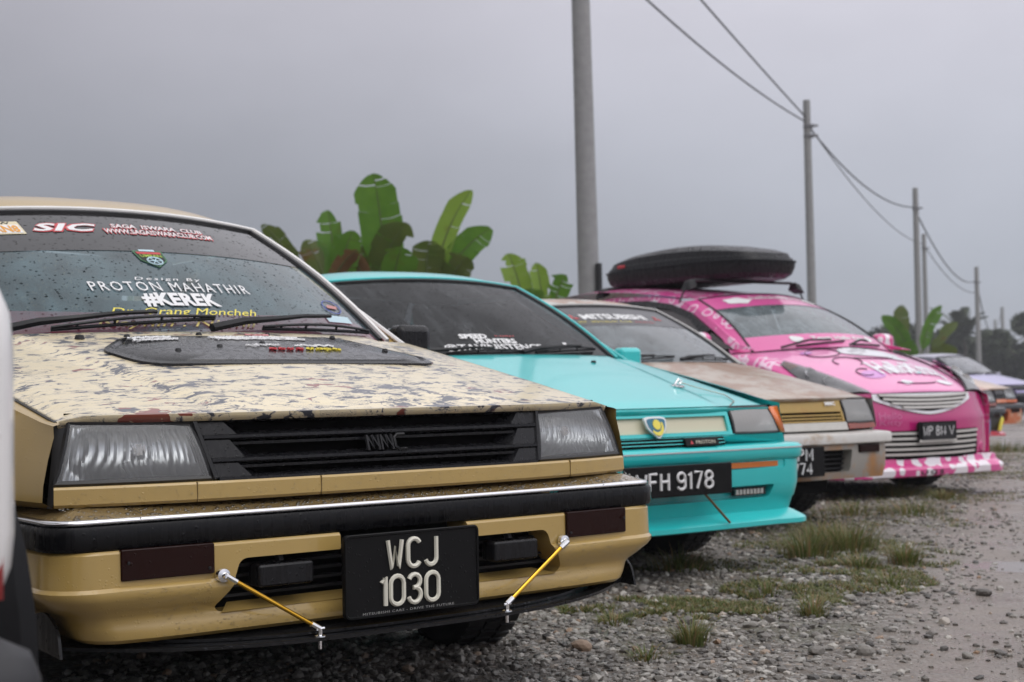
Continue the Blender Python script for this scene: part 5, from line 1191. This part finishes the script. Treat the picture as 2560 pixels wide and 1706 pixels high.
def banana(loc, label, leaves, stem_h, seed):
    rr = random.Random(seed); b = gz(loc[0], loc[1]); P = empty('banana_plant', (loc[0], loc[1], b), 0, label, 'banana plant', 'banana plants behind the cars')
    MB().tube([(.02*math.sin(t*4), 0, t*stem_h) for t in np.linspace(-.1, 1, 7)], [lerp(.14, .06, t) for t in np.linspace(0, 1, 7)], 10).build('stem', stemm, P)
    for (bx_, by_, bz_, tx, ty, tz, wd, mi, fold) in leaves:   # base, tip (world)
        A = Vector((bx_-loc[0], by_-loc[1], bz_-b)); T_ = Vector((tx-loc[0], ty-loc[1], tz-b)); ln = (T_-A).length
        Cc = (A+T_)/2 + Vector((-(T_-A).x*.25, 0, .10*ln)); top = Vector((0, 0, stem_h*.9))
        q = MB(); q.tube([top, top.lerp(A, .5)+Vector((0, 0, .05)), A], [.035, .026, .02], 6)
        mid = [A*(1-t)**2+Cc*2*t*(1-t)+T_*t*t for t in np.linspace(0, 1, 26)]; q.tube(mid, [lerp(.016, .003, t) for t in np.linspace(0, 1, 26)], 5)
        side = Vector((1, .35*rr.uniform(-1, 1), .0))
        lm = MB(); d0 = (T_-A).normalized(); side = (side-d0*side.dot(d0)).normalized(); nr = side.cross(d0)
        for sg in (-1, 1):
            i = 0
            while i < 40:
                k = rr.choice((3, 5, 8, 11)); j = min(40, i+k); droop = rr.uniform(.0, .18); hang = rr.uniform(.90, 1.05) if rr.random() > .10 else rr.uniform(.5, .75)
                def ed(t, ww):
                    prof = min(1, (t/.14)**.7)*min(1, ((1-t)/.22)**.6); w_ = wd*.5*prof*ww
                    p = A*(1-t)**2+Cc*2*t*(1-t)+T_*t*t
                    return p, p+side*sg*w_*.55+nr*w_*fold*.35, p+side*sg*w_+nr*w_*(fold-droop)*.9+d0*(.10*w_)
                t0, t1 = i/40, j/40-rr.choice((0, 0, .004, .012)); n0 = len(lm.v); steps = max(1, j-i); rows = [ed(lerp(t0, t1, s/steps), hang) for s in range(steps+1)]
                for r_ in rows: lm.v += [tuple(x) for x in r_]
                for s in range(steps): lm.f += [(n0+3*s, n0+3*s+1, n0+3*s+4, n0+3*s+3), (n0+3*s+1, n0+3*s+2, n0+3*s+5, n0+3*s+4)]
                i = j
        lo = lm.build('leaf', bl[mi], P, 60); q.build('midrib', stemm, lo, 60)
banana((-1.55, 17.0), 'largest banana plant, its broad upright leaf above the turquoise roof', [(-1.47, 17, 2.0, -1.60, 16.9, 3.26, .52, 0, .3), (-1.60, 17, 1.9, -1.20, 16.8, 2.66, .42, 2, .1), (-1.75, 17.1, 1.8, -1.98, 17, 2.55, .34, 2, .3), (-1.4, 16.9, 1.7, -1.25, 16.5, 2.35, .5, 0, .2), (-1.65, 16.9, 1.75, -1.85, 16.6, 2.30, .22, 3, -.3)], 1.7, 3)
banana((-2.05, 16.6), 'banana plant with browned leaf edges left of the largest one', [(-2.02, 16.6, 1.9, -2.10, 16.6, 2.80, .36, 0, .3), (-1.98, 16.6, 1.9, -1.80, 16.5, 2.55, .34, 0, .1), (-2.1, 16.6, 1.8, -2.35, 16.5, 2.45, .30, 2, -.1), (-2.05, 16.5, 1.9, -1.72, 16.2, 2.30, .20, 3, -.2)], 1.6, 5)
banana((-.85, 17.1), 'banana plant with two leaves leaning right', [(-.90, 17, 2.0, -.45, 17, 3.06, .28, 1, .7), (-.78, 17, 1.95, -.22, 16.9, 2.60, .34, 0, .2), (-1.0, 17, 1.9, -.95, 16.8, 2.45, .40, 2, .1), (-.75, 17, 1.9, -.5, 16.8, 2.25, .36, 2, -.1)], 1.7, 7)
banana((.35, 19.0), 'low light green banana plant beside the thick pole', [(.16, 19, 1.75, -.04, 19, 2.48, .34, 1, .3), (.42, 19, 1.7, .33, 19, 2.35, .24, 1, .6), (.55, 19, 1.7, .72, 18.9, 2.18, .34, 0, .2), (.28, 18.9, 1.6, .22, 18.8, 2.0, .36, 0, 0)], 1.4, 9)
banana((-2.75, 17.2), 'half dead banana plant peeping over the gold car pillar', [(-2.55, 17.2, 2.1, -2.95, 17.1, 2.70, .22, 2, .0), (-2.7, 17.2, 2.0, -2.6, 17.0, 2.45, .26, 2, .0)], 1.7, 11)
banana((-4.5, 17.0), 'leaf tips of a banana plant just above the gold roof', [(-4.45, 17, 2.0, -4.62, 17, 2.93, .26, 1, .2), (-4.5, 17, 2.0, -4.40, 17, 2.90, .22, 0, .2)], 1.8, 13)
banana((11.2, 40), 'far banana plant behind the third pole', [(10.75, 40, 1.5, 10.80, 40, 2.75, .50, 2, .2), (11.35, 40, 1.5, 11.92, 40, 2.72, .34, 0, .6), (11.65, 40, 1.4, 12.35, 40, 2.25, .32, 2, .3), (11.0, 40, 1.4, 10.2, 39.8, 2.45, .42, 0, .2), (11.5, 39.8, 1.1, 12.2, 39.6, 1.5, .5, 2, .0), (11.0, 39.8, 1.2, 10.7, 39.4, 1.7, .5, 0, .0)], 1.2, 15)

# ---------------------------------------------------------------- far trees
fol = newmat('far_foliage'); _m, n, l, b = fol; co = objco(n, l); gi = n.new('ShaderNodeNewGeometry')
l.new(mixc(n, l, gi.outputs['Random Per Island'], (.022, .034, .016), (.060, .080, .036)), b.inputs['Base Color']); pr(b, rough=.7); fol = fol[0]
fol2 = newmat('near_foliage'); _m, n, l, b = fol2; gi = n.new('ShaderNodeNewGeometry'); l.new(mixc(n, l, gi.outputs['Random Per Island'], (.045, .075, .016), (.12, .16, .04)), b.inputs['Base Color']); pr(b, rough=.6); fol2 = fol2[0]
bark = plain('bark', (.07, .06, .05), .9, bumpy=.4)
def crown_mesh(cl, nleaf, size, seed):
    g = np.random.default_rng(seed); V = []; Fq = []
    for (cx, cy_, cz, rx, ry, rz) in cl:
        k = nleaf; d = g.normal(size=(k, 3)); d /= np.linalg.norm(d, axis=1)[:, None]; r = g.uniform(.35, 1.08, k)**.6; c = d*r[:, None]*np.array([rx, ry, rz])+np.array([cx, cy_, cz])
        a = g.normal(size=(k, 3)); a /= np.linalg.norm(a, axis=1)[:, None]; bb = np.cross(a, g.normal(size=(k, 3))); bb /= np.linalg.norm(bb, axis=1)[:, None]; s = size*g.uniform(.6, 1.4, k)[:, None]
        q = np.stack([c-a*s-bb*s*.4, c+a*s*.2-bb*s*.5, c+a*s+bb*s*.1, c-a*s*.1+bb*s*.5], 1); n0 = len(V); V += q.reshape(-1, 3).tolist(); Fq += [(n0+4*i, n0+4*i+1, n0+4*i+2, n0+4*i+3) for i in range(k)]
    mb = MB(); mb.v = V; mb.f = Fq; return mb
def tree(x, y, h, wdt, label, seed, m=None, size=.35, palm=False):
    rr = random.Random(seed); b = gz(x, y); P = empty('far_tree' if not palm else 'palm_tree', (x, y, b), 0, label, 'tree', 'far trees')
    t = MB(); t.tube([(rr.uniform(-.1, .1)*k, 0, h*.62*k/4) for k in range(5)], [.28, .24, .2, .15, .1], 8)
    if not palm:
        cl = []
        for k in range(9):
            a = rr.uniform(0, 6.28); r = rr.uniform(.1, .5)*wdt; z = rr.uniform(.22, .86)*h; s = wdt*rr.uniform(.22, .36)*(1.15-z/h*.5); cl.append((r*math.cos(a), r*math.sin(a)*.7, z, s, s*.8, s*.75)); t.tube([(0, 0, h*.35), (r*math.cos(a)*.6, r*math.sin(a)*.4, z*.85), (r*math.cos(a), r*math.sin(a)*.7, z)], [.10, .06, .02], 5)
        crown_mesh(cl, 420, size, seed).build('crown', m or fol, P, 0)
    else:
        top = Vector((0, 0, h*.68)); cm = MB()
        for k in range(26):
            a = rr.uniform(0, 6.28); el = rr.uniform(-.25, 1.2); ln = wdt*rr.uniform(.5, .75); dr = Vector((math.cos(a)*math.cos(el), math.sin(a)*math.cos(el), math.sin(el)))
            for i in range(18):
                s = i/17; p = top+dr*ln*s-Vector((0, 0, .35*ln*s*s)); sd_ = dr.cross(Vector((0, 0, 1))).normalized()
                for sg in (-1, 1):
                    L_ = ln*.22*(1-s*.6); q = p+sd_*sg*L_+dr*L_*.5-Vector((0, 0, L_*.35)); w_ = Vector((0, 0, .05))+dr*.04; cm.add([p-w_, p+w_, q], [(0, 1, 2)])
        cm.build('crown', m or fol, P, 0)
    t.build('trunk', bark, P)
k = 0
labs = ['rounded dark tree behind the far banana plant', 'palm with a feathery top left of the tall pole', 'dark tree right behind the tall pole', 'low dark tree under the cable dip', 'dark tree between the two farthest poles', 'palm crown at the right edge of the picture', 'broad dark tree at the far right edge']
for i, (x, y, h, wd, palm) in enumerate([(31.0, 118, 4.2, 7, False), (36.8, 118, 5.6, 6, True), (38.6, 122, 4.6, 6.5, False), (41.5, 121, 3.8, 6, False), (39.9, 112, 4.4, 5, False), (43.2, 115, 6.0, 6.0, True), (44.6, 118, 5.2, 7.5, False)]): tree(x, y, h+1.2, wd, labs[i], 40+i, palm=palm)
# continuous belt of scrub and oil palms closing the horizon, one mass
cl = []
g2 = random.Random(5)
for x in np.arange(-160, 170, 3.2):
    y = 128+g2.uniform(-6, 10); h = g2.uniform(2.6, 4.3); cl.append((x, y, h*.55-.6, 3.0*g2.uniform(.8, 1.4), 2.0, h*.62))
tag(crown_mesh(cl, 260, .5, 99).build('far_wood', fol, None, 0), 'dark belt of far trees along the horizon', 'trees', kind='stuff')
cl = []
for i in range(40): x = g2.uniform(9, 34); cl.append((x, 44+x*.9+g2.uniform(-8, 8), -.25, 1.4, 1.2, g2.uniform(.5, 1.0)))
tag(crown_mesh(cl, 240, .13, 77).build('scrub', fol2, None, 0), 'green scrub below the far poles', 'scrub', kind='stuff')
# ---------------------------------------------------------------- ground
PUD = ((2.06, 6.04, .22, .30),)
def mudmask(x, y): return x-(.78+.345*(y-3.78))-.10*noise.noise((x*2.1, y*2.1, 3))
def ghgt(x, y):
    z = gz(x, y)
    if -6 < x < 12 and 1 < y < 30:
        m = sstep(-.25, .35, mudmask(x, y))
        z += (.016*noise.noise((x*1.3, y*1.3, 0))+.010*noise.noise((x*4.5, y*4.5, 2)))*(1-.55*m)+.0065*noise.noise((x*13, y*13, 5))*(1-.6*m)-.012*m
        for px, py, rx, ry in PUD:
            d = ((x-px)/rx)**2+((y-py)/ry)**2
            if d < 3: z -= .012*math.exp(-d*1.2)
    return z
def axis(lo, hi, step, far): 
    a = list(np.arange(lo, hi, step)); s = step*1.5; p = hi
    while p < far: a.append(p); p += s; s *= 1.35
    s = step*1.5; p = lo-s; q = []
    while p > -far: q.append(p); s *= 1.35; p -= s
    return q[::-1]+a+[far]
xs = axis(-2.6, 5.0, .032, 1200); ys = [y for y in axis(2.4, 11.0, .036, 1200)]
mb = MB(); n = len(ys); mb.v = [(x, y, ghgt(x, y)) for x in xs for y in ys]; mb.f = [(i*n+j, (i+1)*n+j, (i+1)*n+j+1, i*n+j+1) for i in range(len(xs)-1) for j in range(n-1)]
gm, n_, l_, b_ = newmat('wet_gravel_and_mud')
co = objco(n_, l_); sxy = n_.new('ShaderNodeSeparateXYZ'); l_.new(co, sxy.inputs[0])
ln_ = mth(n_, l_, 'SUBTRACT', sxy.outputs[0], mth(n_, l_, 'ADD', mth(n_, l_, 'MULTIPLY', sxy.outputs[1], .345), -.52))
ln_ = mth(n_, l_, 'ADD', ln_, mth(n_, l_, 'MULTIPLY', mth(n_, l_, 'SUBTRACT', nois(n_, l_, co, 2.6, 5, .6), .5), .7))
mud = rmp(n_, l_, mth(n_, l_, 'MULTIPLY_ADD', ln_, .9), [(.0, 0.), (1.0, 1.)])
mud = rmp(n_, l_, ln_, [(-.0, 0.), (.35, 1.)])
fine = nois(n_, l_, co, 55, 6, .7); v1 = n_.new('ShaderNodeTexVoronoi'); l_.new(co, v1.inputs['Vector']); v1.inputs['Scale'].default_value = 62
sep = n_.new('ShaderNodeSeparateColor'); l_.new(v1.outputs['Color'], sep.inputs[0])
peb = rmp(n_, l_, sep.outputs[0], [(0, (.07, .064, .06)), (.35, (.18, .17, .158)), (.7, (.32, .305, .29)), (.92, (.48, .46, .44)), (1, (.34, .25, .17))])
dirt = mixc(n_, l_, nois(n_, l_, co, 6, 5, .6), (.070, .053, .038), (.17, .135, .104))
gcol = mixc(n_, l_, rmp(n_, l_, fine, [(.42, 0.), (.58, .85)]), dirt, peb)
mcol = mixc(n_, l_, nois(n_, l_, co, 9, 6, .65), (.17, .140, .118), (.32, .272, .238))
grs = rmp(n_, l_, nois(n_, l_, objco(n_, l_, (1, 1, 1), (4, 2, 0)), 1.5, 4, .6), [(.56, 0.), (.66, .55)])
far_ = n_.new('ShaderNodeMapRange'); l_.new(sxy.outputs[1], far_.inputs[0]); far_.inputs[1].default_value = 13; far_.inputs[2].default_value = 22
gcol = mixc(n_, l_, mth(n_, l_, 'MULTIPLY', mth(n_, l_, 'ADD', grs, far_.outputs[0], True), .8), gcol, (.060, .068, .026))
l_.new(mixc(n_, l_, mud, gcol, mcol), b_.inputs['Base Color'])
wet = rmp(n_, l_, nois(n_, l_, co, 1.8, 4, .6), [(.38, .48), (.62, .14)]); wetm = mixc(n_, l_, mud, (.62, .62, .62), wet)
pz = n_.new('ShaderNodeTexGradient')
l_.new(wetm, b_.inputs['Roughness']); pr(b_, spec=.5)
hb = mth(n_, l_, 'ADD', mth(n_, l_, 'MULTIPLY', v1.outputs['Distance'], -.6), fine); nb = bump(n_, l_, hb, .75, .012); l_.new(nb, b_.inputs['Normal'])
g = mb.build('ground', gm, None, 60); g['kind'] = 'structure'
# standing water in the wheel track
wm = newmat('puddle_water'); pr(wm[3], col=(.22, .185, .165), rough=.22, spec=.4); wm = wm[0]
for i, (px, py, rx, ry) in enumerate(PUD):
    k = 28; pts = []
    for j in range(k):
        a = math.tau*j/k; r_ = .78+.28*noise.noise((math.cos(a)*1.6+i*5, math.sin(a)*1.6, 7)); pts.append((px+rx*r_*math.cos(a), py+ry*r_*math.sin(a)))
    zw = min(ghgt(px, py)+.008, sum(ghgt(x, y) for x, y in pts)/k-.001)
    o = MB().add([(x, y, zw) for x, y in pts], [tuple(range(k))]).build('puddle', wm, None, 0); tag(o, kind='structure')
# ---------------------------------------------------------------- stones
ico = bmesh.new(); bmesh.ops.create_icosphere(ico, subdivisions=1, radius=1); IV = np.array([v.co[:] for v in ico.verts]); IF = np.array([[v.index for v in f.verts] for f in ico.faces]); ico.free()
sm, n, l, b = newmat('wet_stone'); gi = n.new('ShaderNodeNewGeometry'); oi = n.new('ShaderNodeObjectInfo')
rnd = mth(n, l, 'FRACT', mth(n, l, 'ADD', gi.outputs['Random Per Island'], oi.outputs['Random']))
c = rmp(n, l, rnd, [(0, (.035, .033, .032)), (.25, (.12, .108, .095)), (.55, (.24, .222, .198)), (.84, (.40, .38, .345)), (.94, (.56, .53, .48)), (1, (.32, .18, .09))])
c = mixc(n, l, mth(n, l, 'MULTIPLY', nois(n, l, objco(n, l), 160, 4, .6), .5), c, (.13, .115, .10)); l.new(c, b.inputs['Base Color']); pr(b, rough=.42)
l.new(bump(n, l, nois(n, l, objco(n, l), 220, 4), .5, .003), b.inputs['Normal'])
def stones(k, rmin, rmax, pw, reject, seed):
    g = np.random.default_rng(seed); out_v = []; out_f = []; c0 = 0; made = 0
    while made < k:
        y = 3.0+12*g.random()**1.9; x = -1.2+(.78+.345*(y-3.78)+1.1+1.2)*g.random()
        if g.random() > reject(x, y): continue
        r = rmin+(rmax-rmin)*g.random()**pw
        r *= 1+.25*max(0, (y-6)/8)
        s = np.array([1, g.uniform(.6, 1), g.uniform(.35, .75)])*r; v = IV*(1+g.uniform(-.22, .22, (12 if len(IV) == 12 else len(IV), 1)))*s
        a = g.uniform(0, 6.28); ca, sa = math.cos(a), math.sin(a); v = np.stack([v[:, 0]*ca-v[:, 1]*sa, v[:, 0]*sa+v[:, 1]*ca, v[:, 2]+v[:, 0]*g.uniform(-.3, .3)], 1)
        out_v.append(v+np.array([x, y, ghgt(x, y)+s[2]*.25])); out_f.append(IF+c0); c0 += len(IV); made += 1
    me = bpy.data.meshes.new('gravel'); me.from_pydata(np.concatenate(out_v).tolist(), [], np.concatenate(out_f).tolist()); me.materials.append(sm); return me
def rej(x, y):
    m = mudmask(x, y); p = 1.0 if m < -.15 else max(.16, 1-(m+.15)/.55*.9)
    p *= .35+.9*max(0, noise.noise((x*1.7, y*1.7, 9))+.5); return p
me = stones(84000, .0022, .019, 4.0, rej, 3); o = bpy.data.objects.new('gravel', me); C.objects.link(o); tag(o, 'wet grey gravel scattered over the ground', 'gravel', kind='stuff')
protos = []
g3 = np.random.default_rng(8); ico = bmesh.new(); bmesh.ops.create_icosphere(ico, subdivisions=2, radius=1); IV2 = np.array([v.co[:] for v in ico.verts]); IF2 = [tuple(v.index for v in f.verts) for f in ico.faces]; ico.free()
for k in range(10):
    pl_ = [(g3.normal(size=3), g3.uniform(.55, .85)) for _ in range(9)]; v = IV2.copy()
    for nn, d in pl_:
        nn = nn/np.linalg.norm(nn); t = v@nn; v = v-np.outer(np.maximum(0, t-d), nn)
    v *= np.array([1, g3.uniform(.65, .95), g3.uniform(.45, .75)]); me = bpy.data.meshes.new('stone'); me.from_pydata(v.tolist(), [], IF2); me.materials.append(sm); protos.append(me)
special = [(.18, 4.09, .034, 'dark blocky stone below the bumper end of the gold car'), (.84, 4.07, .036, 'dark angular stone near the bottom, right of centre'), (.97, 4.06, .030, 'flat pale stone beside the dark angular one'), (.54, 4.59, .032, 'grey stone just behind the front grass tuft'), (.79, 4.53, .026, 'reddish brown stone on the gravel'), (.72, 4.47, .026, 'long grey stone left of the reddish one'), (1.35, 4.59, .028, 'lone grey stone on the mud edge'), (1.68, 5.21, .032, 'flat brown stone lying on the wet mud'), (.47, 5.34, .036, 'pale stone beside the spoiler end of the gold car'), (1.17, 5.08, .028, 'pale round stone in the brown grass')]
for i, (x, y, r, lb) in enumerate(special):
    o = bpy.data.objects.new('stone', protos[i % 10]); C.objects.link(o); o.location = (x, y, ghgt(x, y)+r*.25); o.scale = (r, r, r); o.rotation_euler = (0, 0, i*1.3); tag(o, lb, 'stone', 'stones lying on the gravel')
cnt = 0
while cnt < 230:
    y = 3.1+8*random.random()**2.0; x = random.uniform(-.6, .78+.345*(y-3.78)+.9)
    if random.random() > rej(x, y)+.1: continue
    r = .009+.013*random.random()**2; r *= 1+.3*max(0, (y-5)/5)
    o = bpy.data.objects.new('stone', protos[cnt % 10]); C.objects.link(o); o.location = (x, y, ghgt(x, y)+r*.2); o.scale = (r, r, r*random.uniform(.7, 1.1)); o.rotation_euler = (random.uniform(-.3, .3), random.uniform(-.3, .3), random.uniform(0, 6.28)); cnt += 1
    tag(o, 'small loose stone among the wet gravel', 'stone', 'stones lying on the gravel')
# ---------------------------------------------------------------- grass
gr, n, l, b = newmat('grass_blade'); gi = n.new('ShaderNodeNewGeometry'); oi = n.new('ShaderNodeObjectInfo')
c = rmp(n, l, gi.outputs['Random Per Island'], [(0, (.065, .095, .02)), (.40, (.12, .155, .035)), (.68, (.20, .20, .065)), (.84, (.27, .20, .09)), (1, (.32, .18, .09))]); l.new(c, b.inputs['Base Color']); pr(b, rough=.5)
tr = n.new('ShaderNodeBsdfTranslucent'); l.new(c, tr.inputs[0]); mx_ = n.new('ShaderNodeMixShader'); mx_.inputs[0].default_value = .3; l.new(b.outputs[0], mx_.inputs[1]); l.new(tr.outputs[0], mx_.inputs[2]); l.new(mx_.outputs[0], n['Material Output'].inputs[0])
def blades(mb, x, y, z, k, hgt, spread, lay, g, wd=.0022):
    for _ in range(k):
        a = g.uniform(0, 6.28); r = spread*g.random()**.7; px, py = x+r*math.cos(a)*.5, y+r*math.sin(a)*.5; h = hgt*g.uniform(.45, 1.1); le = lay*g.uniform(.3, 1.3); dx, dy = math.cos(a), math.sin(a); w_ = wd*g.uniform(.7, 1.4); pts = []
        for s in (0, .4, .75, 1.0):
            q = (px+dx*le*h*s*s, py+dy*le*h*s*s, z+h*s*(1-.35*le*s*s*.8)); ww = w_*(1-s*.85); pts += [(q[0]-dy*ww, q[1]+dx*ww, q[2]), (q[0]+dy*ww, q[1]-dx*ww, q[2])]
        mb.add(pts, [(0, 1, 3, 2), (2, 3, 5, 4), (4, 5, 7, 6)])
g4 = random.Random(21)
tufts = [(.50, 4.17, 110, .085, .11, .9, 'short grass tuft at the front of the gravel'), (.67, 5.94, 130, .10, .28, 1.2, 'ragged grass tuft by the wheel of the turquoise car'), (1.29, 6.41, 150, .13, .30, .8, 'tall grass clump left half, before the turquoise car'), (1.50, 6.55, 170, .15, .30, .8, 'tallest grass clump in the middle of the gravel'), (1.46, 6.95, 130, .14, .28, .8, 'grass clump behind the tallest one'), (1.65, 6.15, 120, .10, .15, .9, 'separate grass tuft right of the tall clump'), (.91, 5.25, 50, .06, .12, .8, 'thin weed in the low green patch'), (.98, 4.79, 40, .075, .12, 1.0, 'sparse weed with a dry blade'), (2.61, 9.94, 120, .12, .35, .8, 'grass tuft in the shade of the silver car bumper'), (1.98, 8.5, 110, .10, .45, .9, 'low grass tuft between the turquoise and silver cars'), (2.31, 8.44, 100, .10, .40, .9, 'low grass tuft right of the silver car'), (.36, 3.99, 60, .045, .12, 1.2, 'dry brown tuft at the bottom of the picture'), (.31, 4.61, 60, .05, .12, 1.1, 'small tuft beside the dark gap of the gold car'), (1.42, 5.5, 70, .06, .20, 1.0, 'reddish dry tuft in the grass patch'), (1.43, 5.98, 70, .07, .16, 1.0, 'brownish tuft below the tall clump'), (3.92, 12.44, 110, .10, .5, .9, 'grass tuft by the spoiler of the pink car'), (2.82, 9.54, 90, .09, .3, .9, 'grass tuft before the silver car'), (4.6, 14.3, 110, .12, .6, .9, 'grass tuft by the orange car'), (5.6, 16.6, 120, .14, .7, .9, 'grass tuft at the right edge under the far cars')]
for x, y, k, h, s, la, lb in tufts:
    mb = MB(); blades(mb, 0, 0, 0, int(k*2.4), h*1.08, s, la, g4, .0017+.0003*y/4); o = mb.build('grass_tuft', gr, None, 0); o.location = (x, y, ghgt(x, y)-.004); tag(o, lb, 'grass', 'grass tufts on the gravel')
mb = MB()
for (x, y, rx, ry, k) in ((.50, 4.95, .36, .30, 3400), (.78, 4.95, .34, .32, 3000), (1.05, 5.30, .30, .35, 2300), (1.35, 5.70, .28, .5, 2200), (1.5, 6.6, .5, .7, 2600), (.75, 6.0, .5, .3, 900), (2.0, 8.5, .8, .9, 1600), (2.7, 9.9, .8, .7, 1300), (4.0, 12.6, .9, 1.2, 1500), (5.3, 16, 1.6, 2.2, 3000), (1.2, 7.6, .7, .6, 700)):
    for _ in range(int(k*3.0)):
        a = g4.uniform(0, 6.28); r = g4.random()**.5; px, py = x+rx*r*math.cos(a), y+ry*r*math.sin(a)
        if noise.noise((px*6, py*6, 1)) < -.30+.45*r: continue
        blades(mb, px, py, ghgt(px, py)-.002, 1, .018+.014*g4.random(), .01, 1.3, g4, .0014*(1+y/8))
tag(mb.build('short_grass', gr, None, 0), 'short olive green grass creeping over the gravel', 'grass', kind='stuff')

# ---------------------------------------------------------------- rain haze
hz, n, l, b = newmat('rain_haze'); n.remove(b); pv = n.new('ShaderNodeVolumePrincipled'); pv.inputs['Color'].default_value = (.86, .88, .92, 1); pv.inputs['Density'].default_value = .0013; pv.inputs['Anisotropy'].default_value = .1
l.new(pv.outputs[0], n['Material Output'].inputs['Volume'])
tag(MB().box(-1260, 1260, -1260, 1260, -1.7, 13).build('haze', hz, None, 0), 'thin grey rain haze', 'haze', kind='stuff')
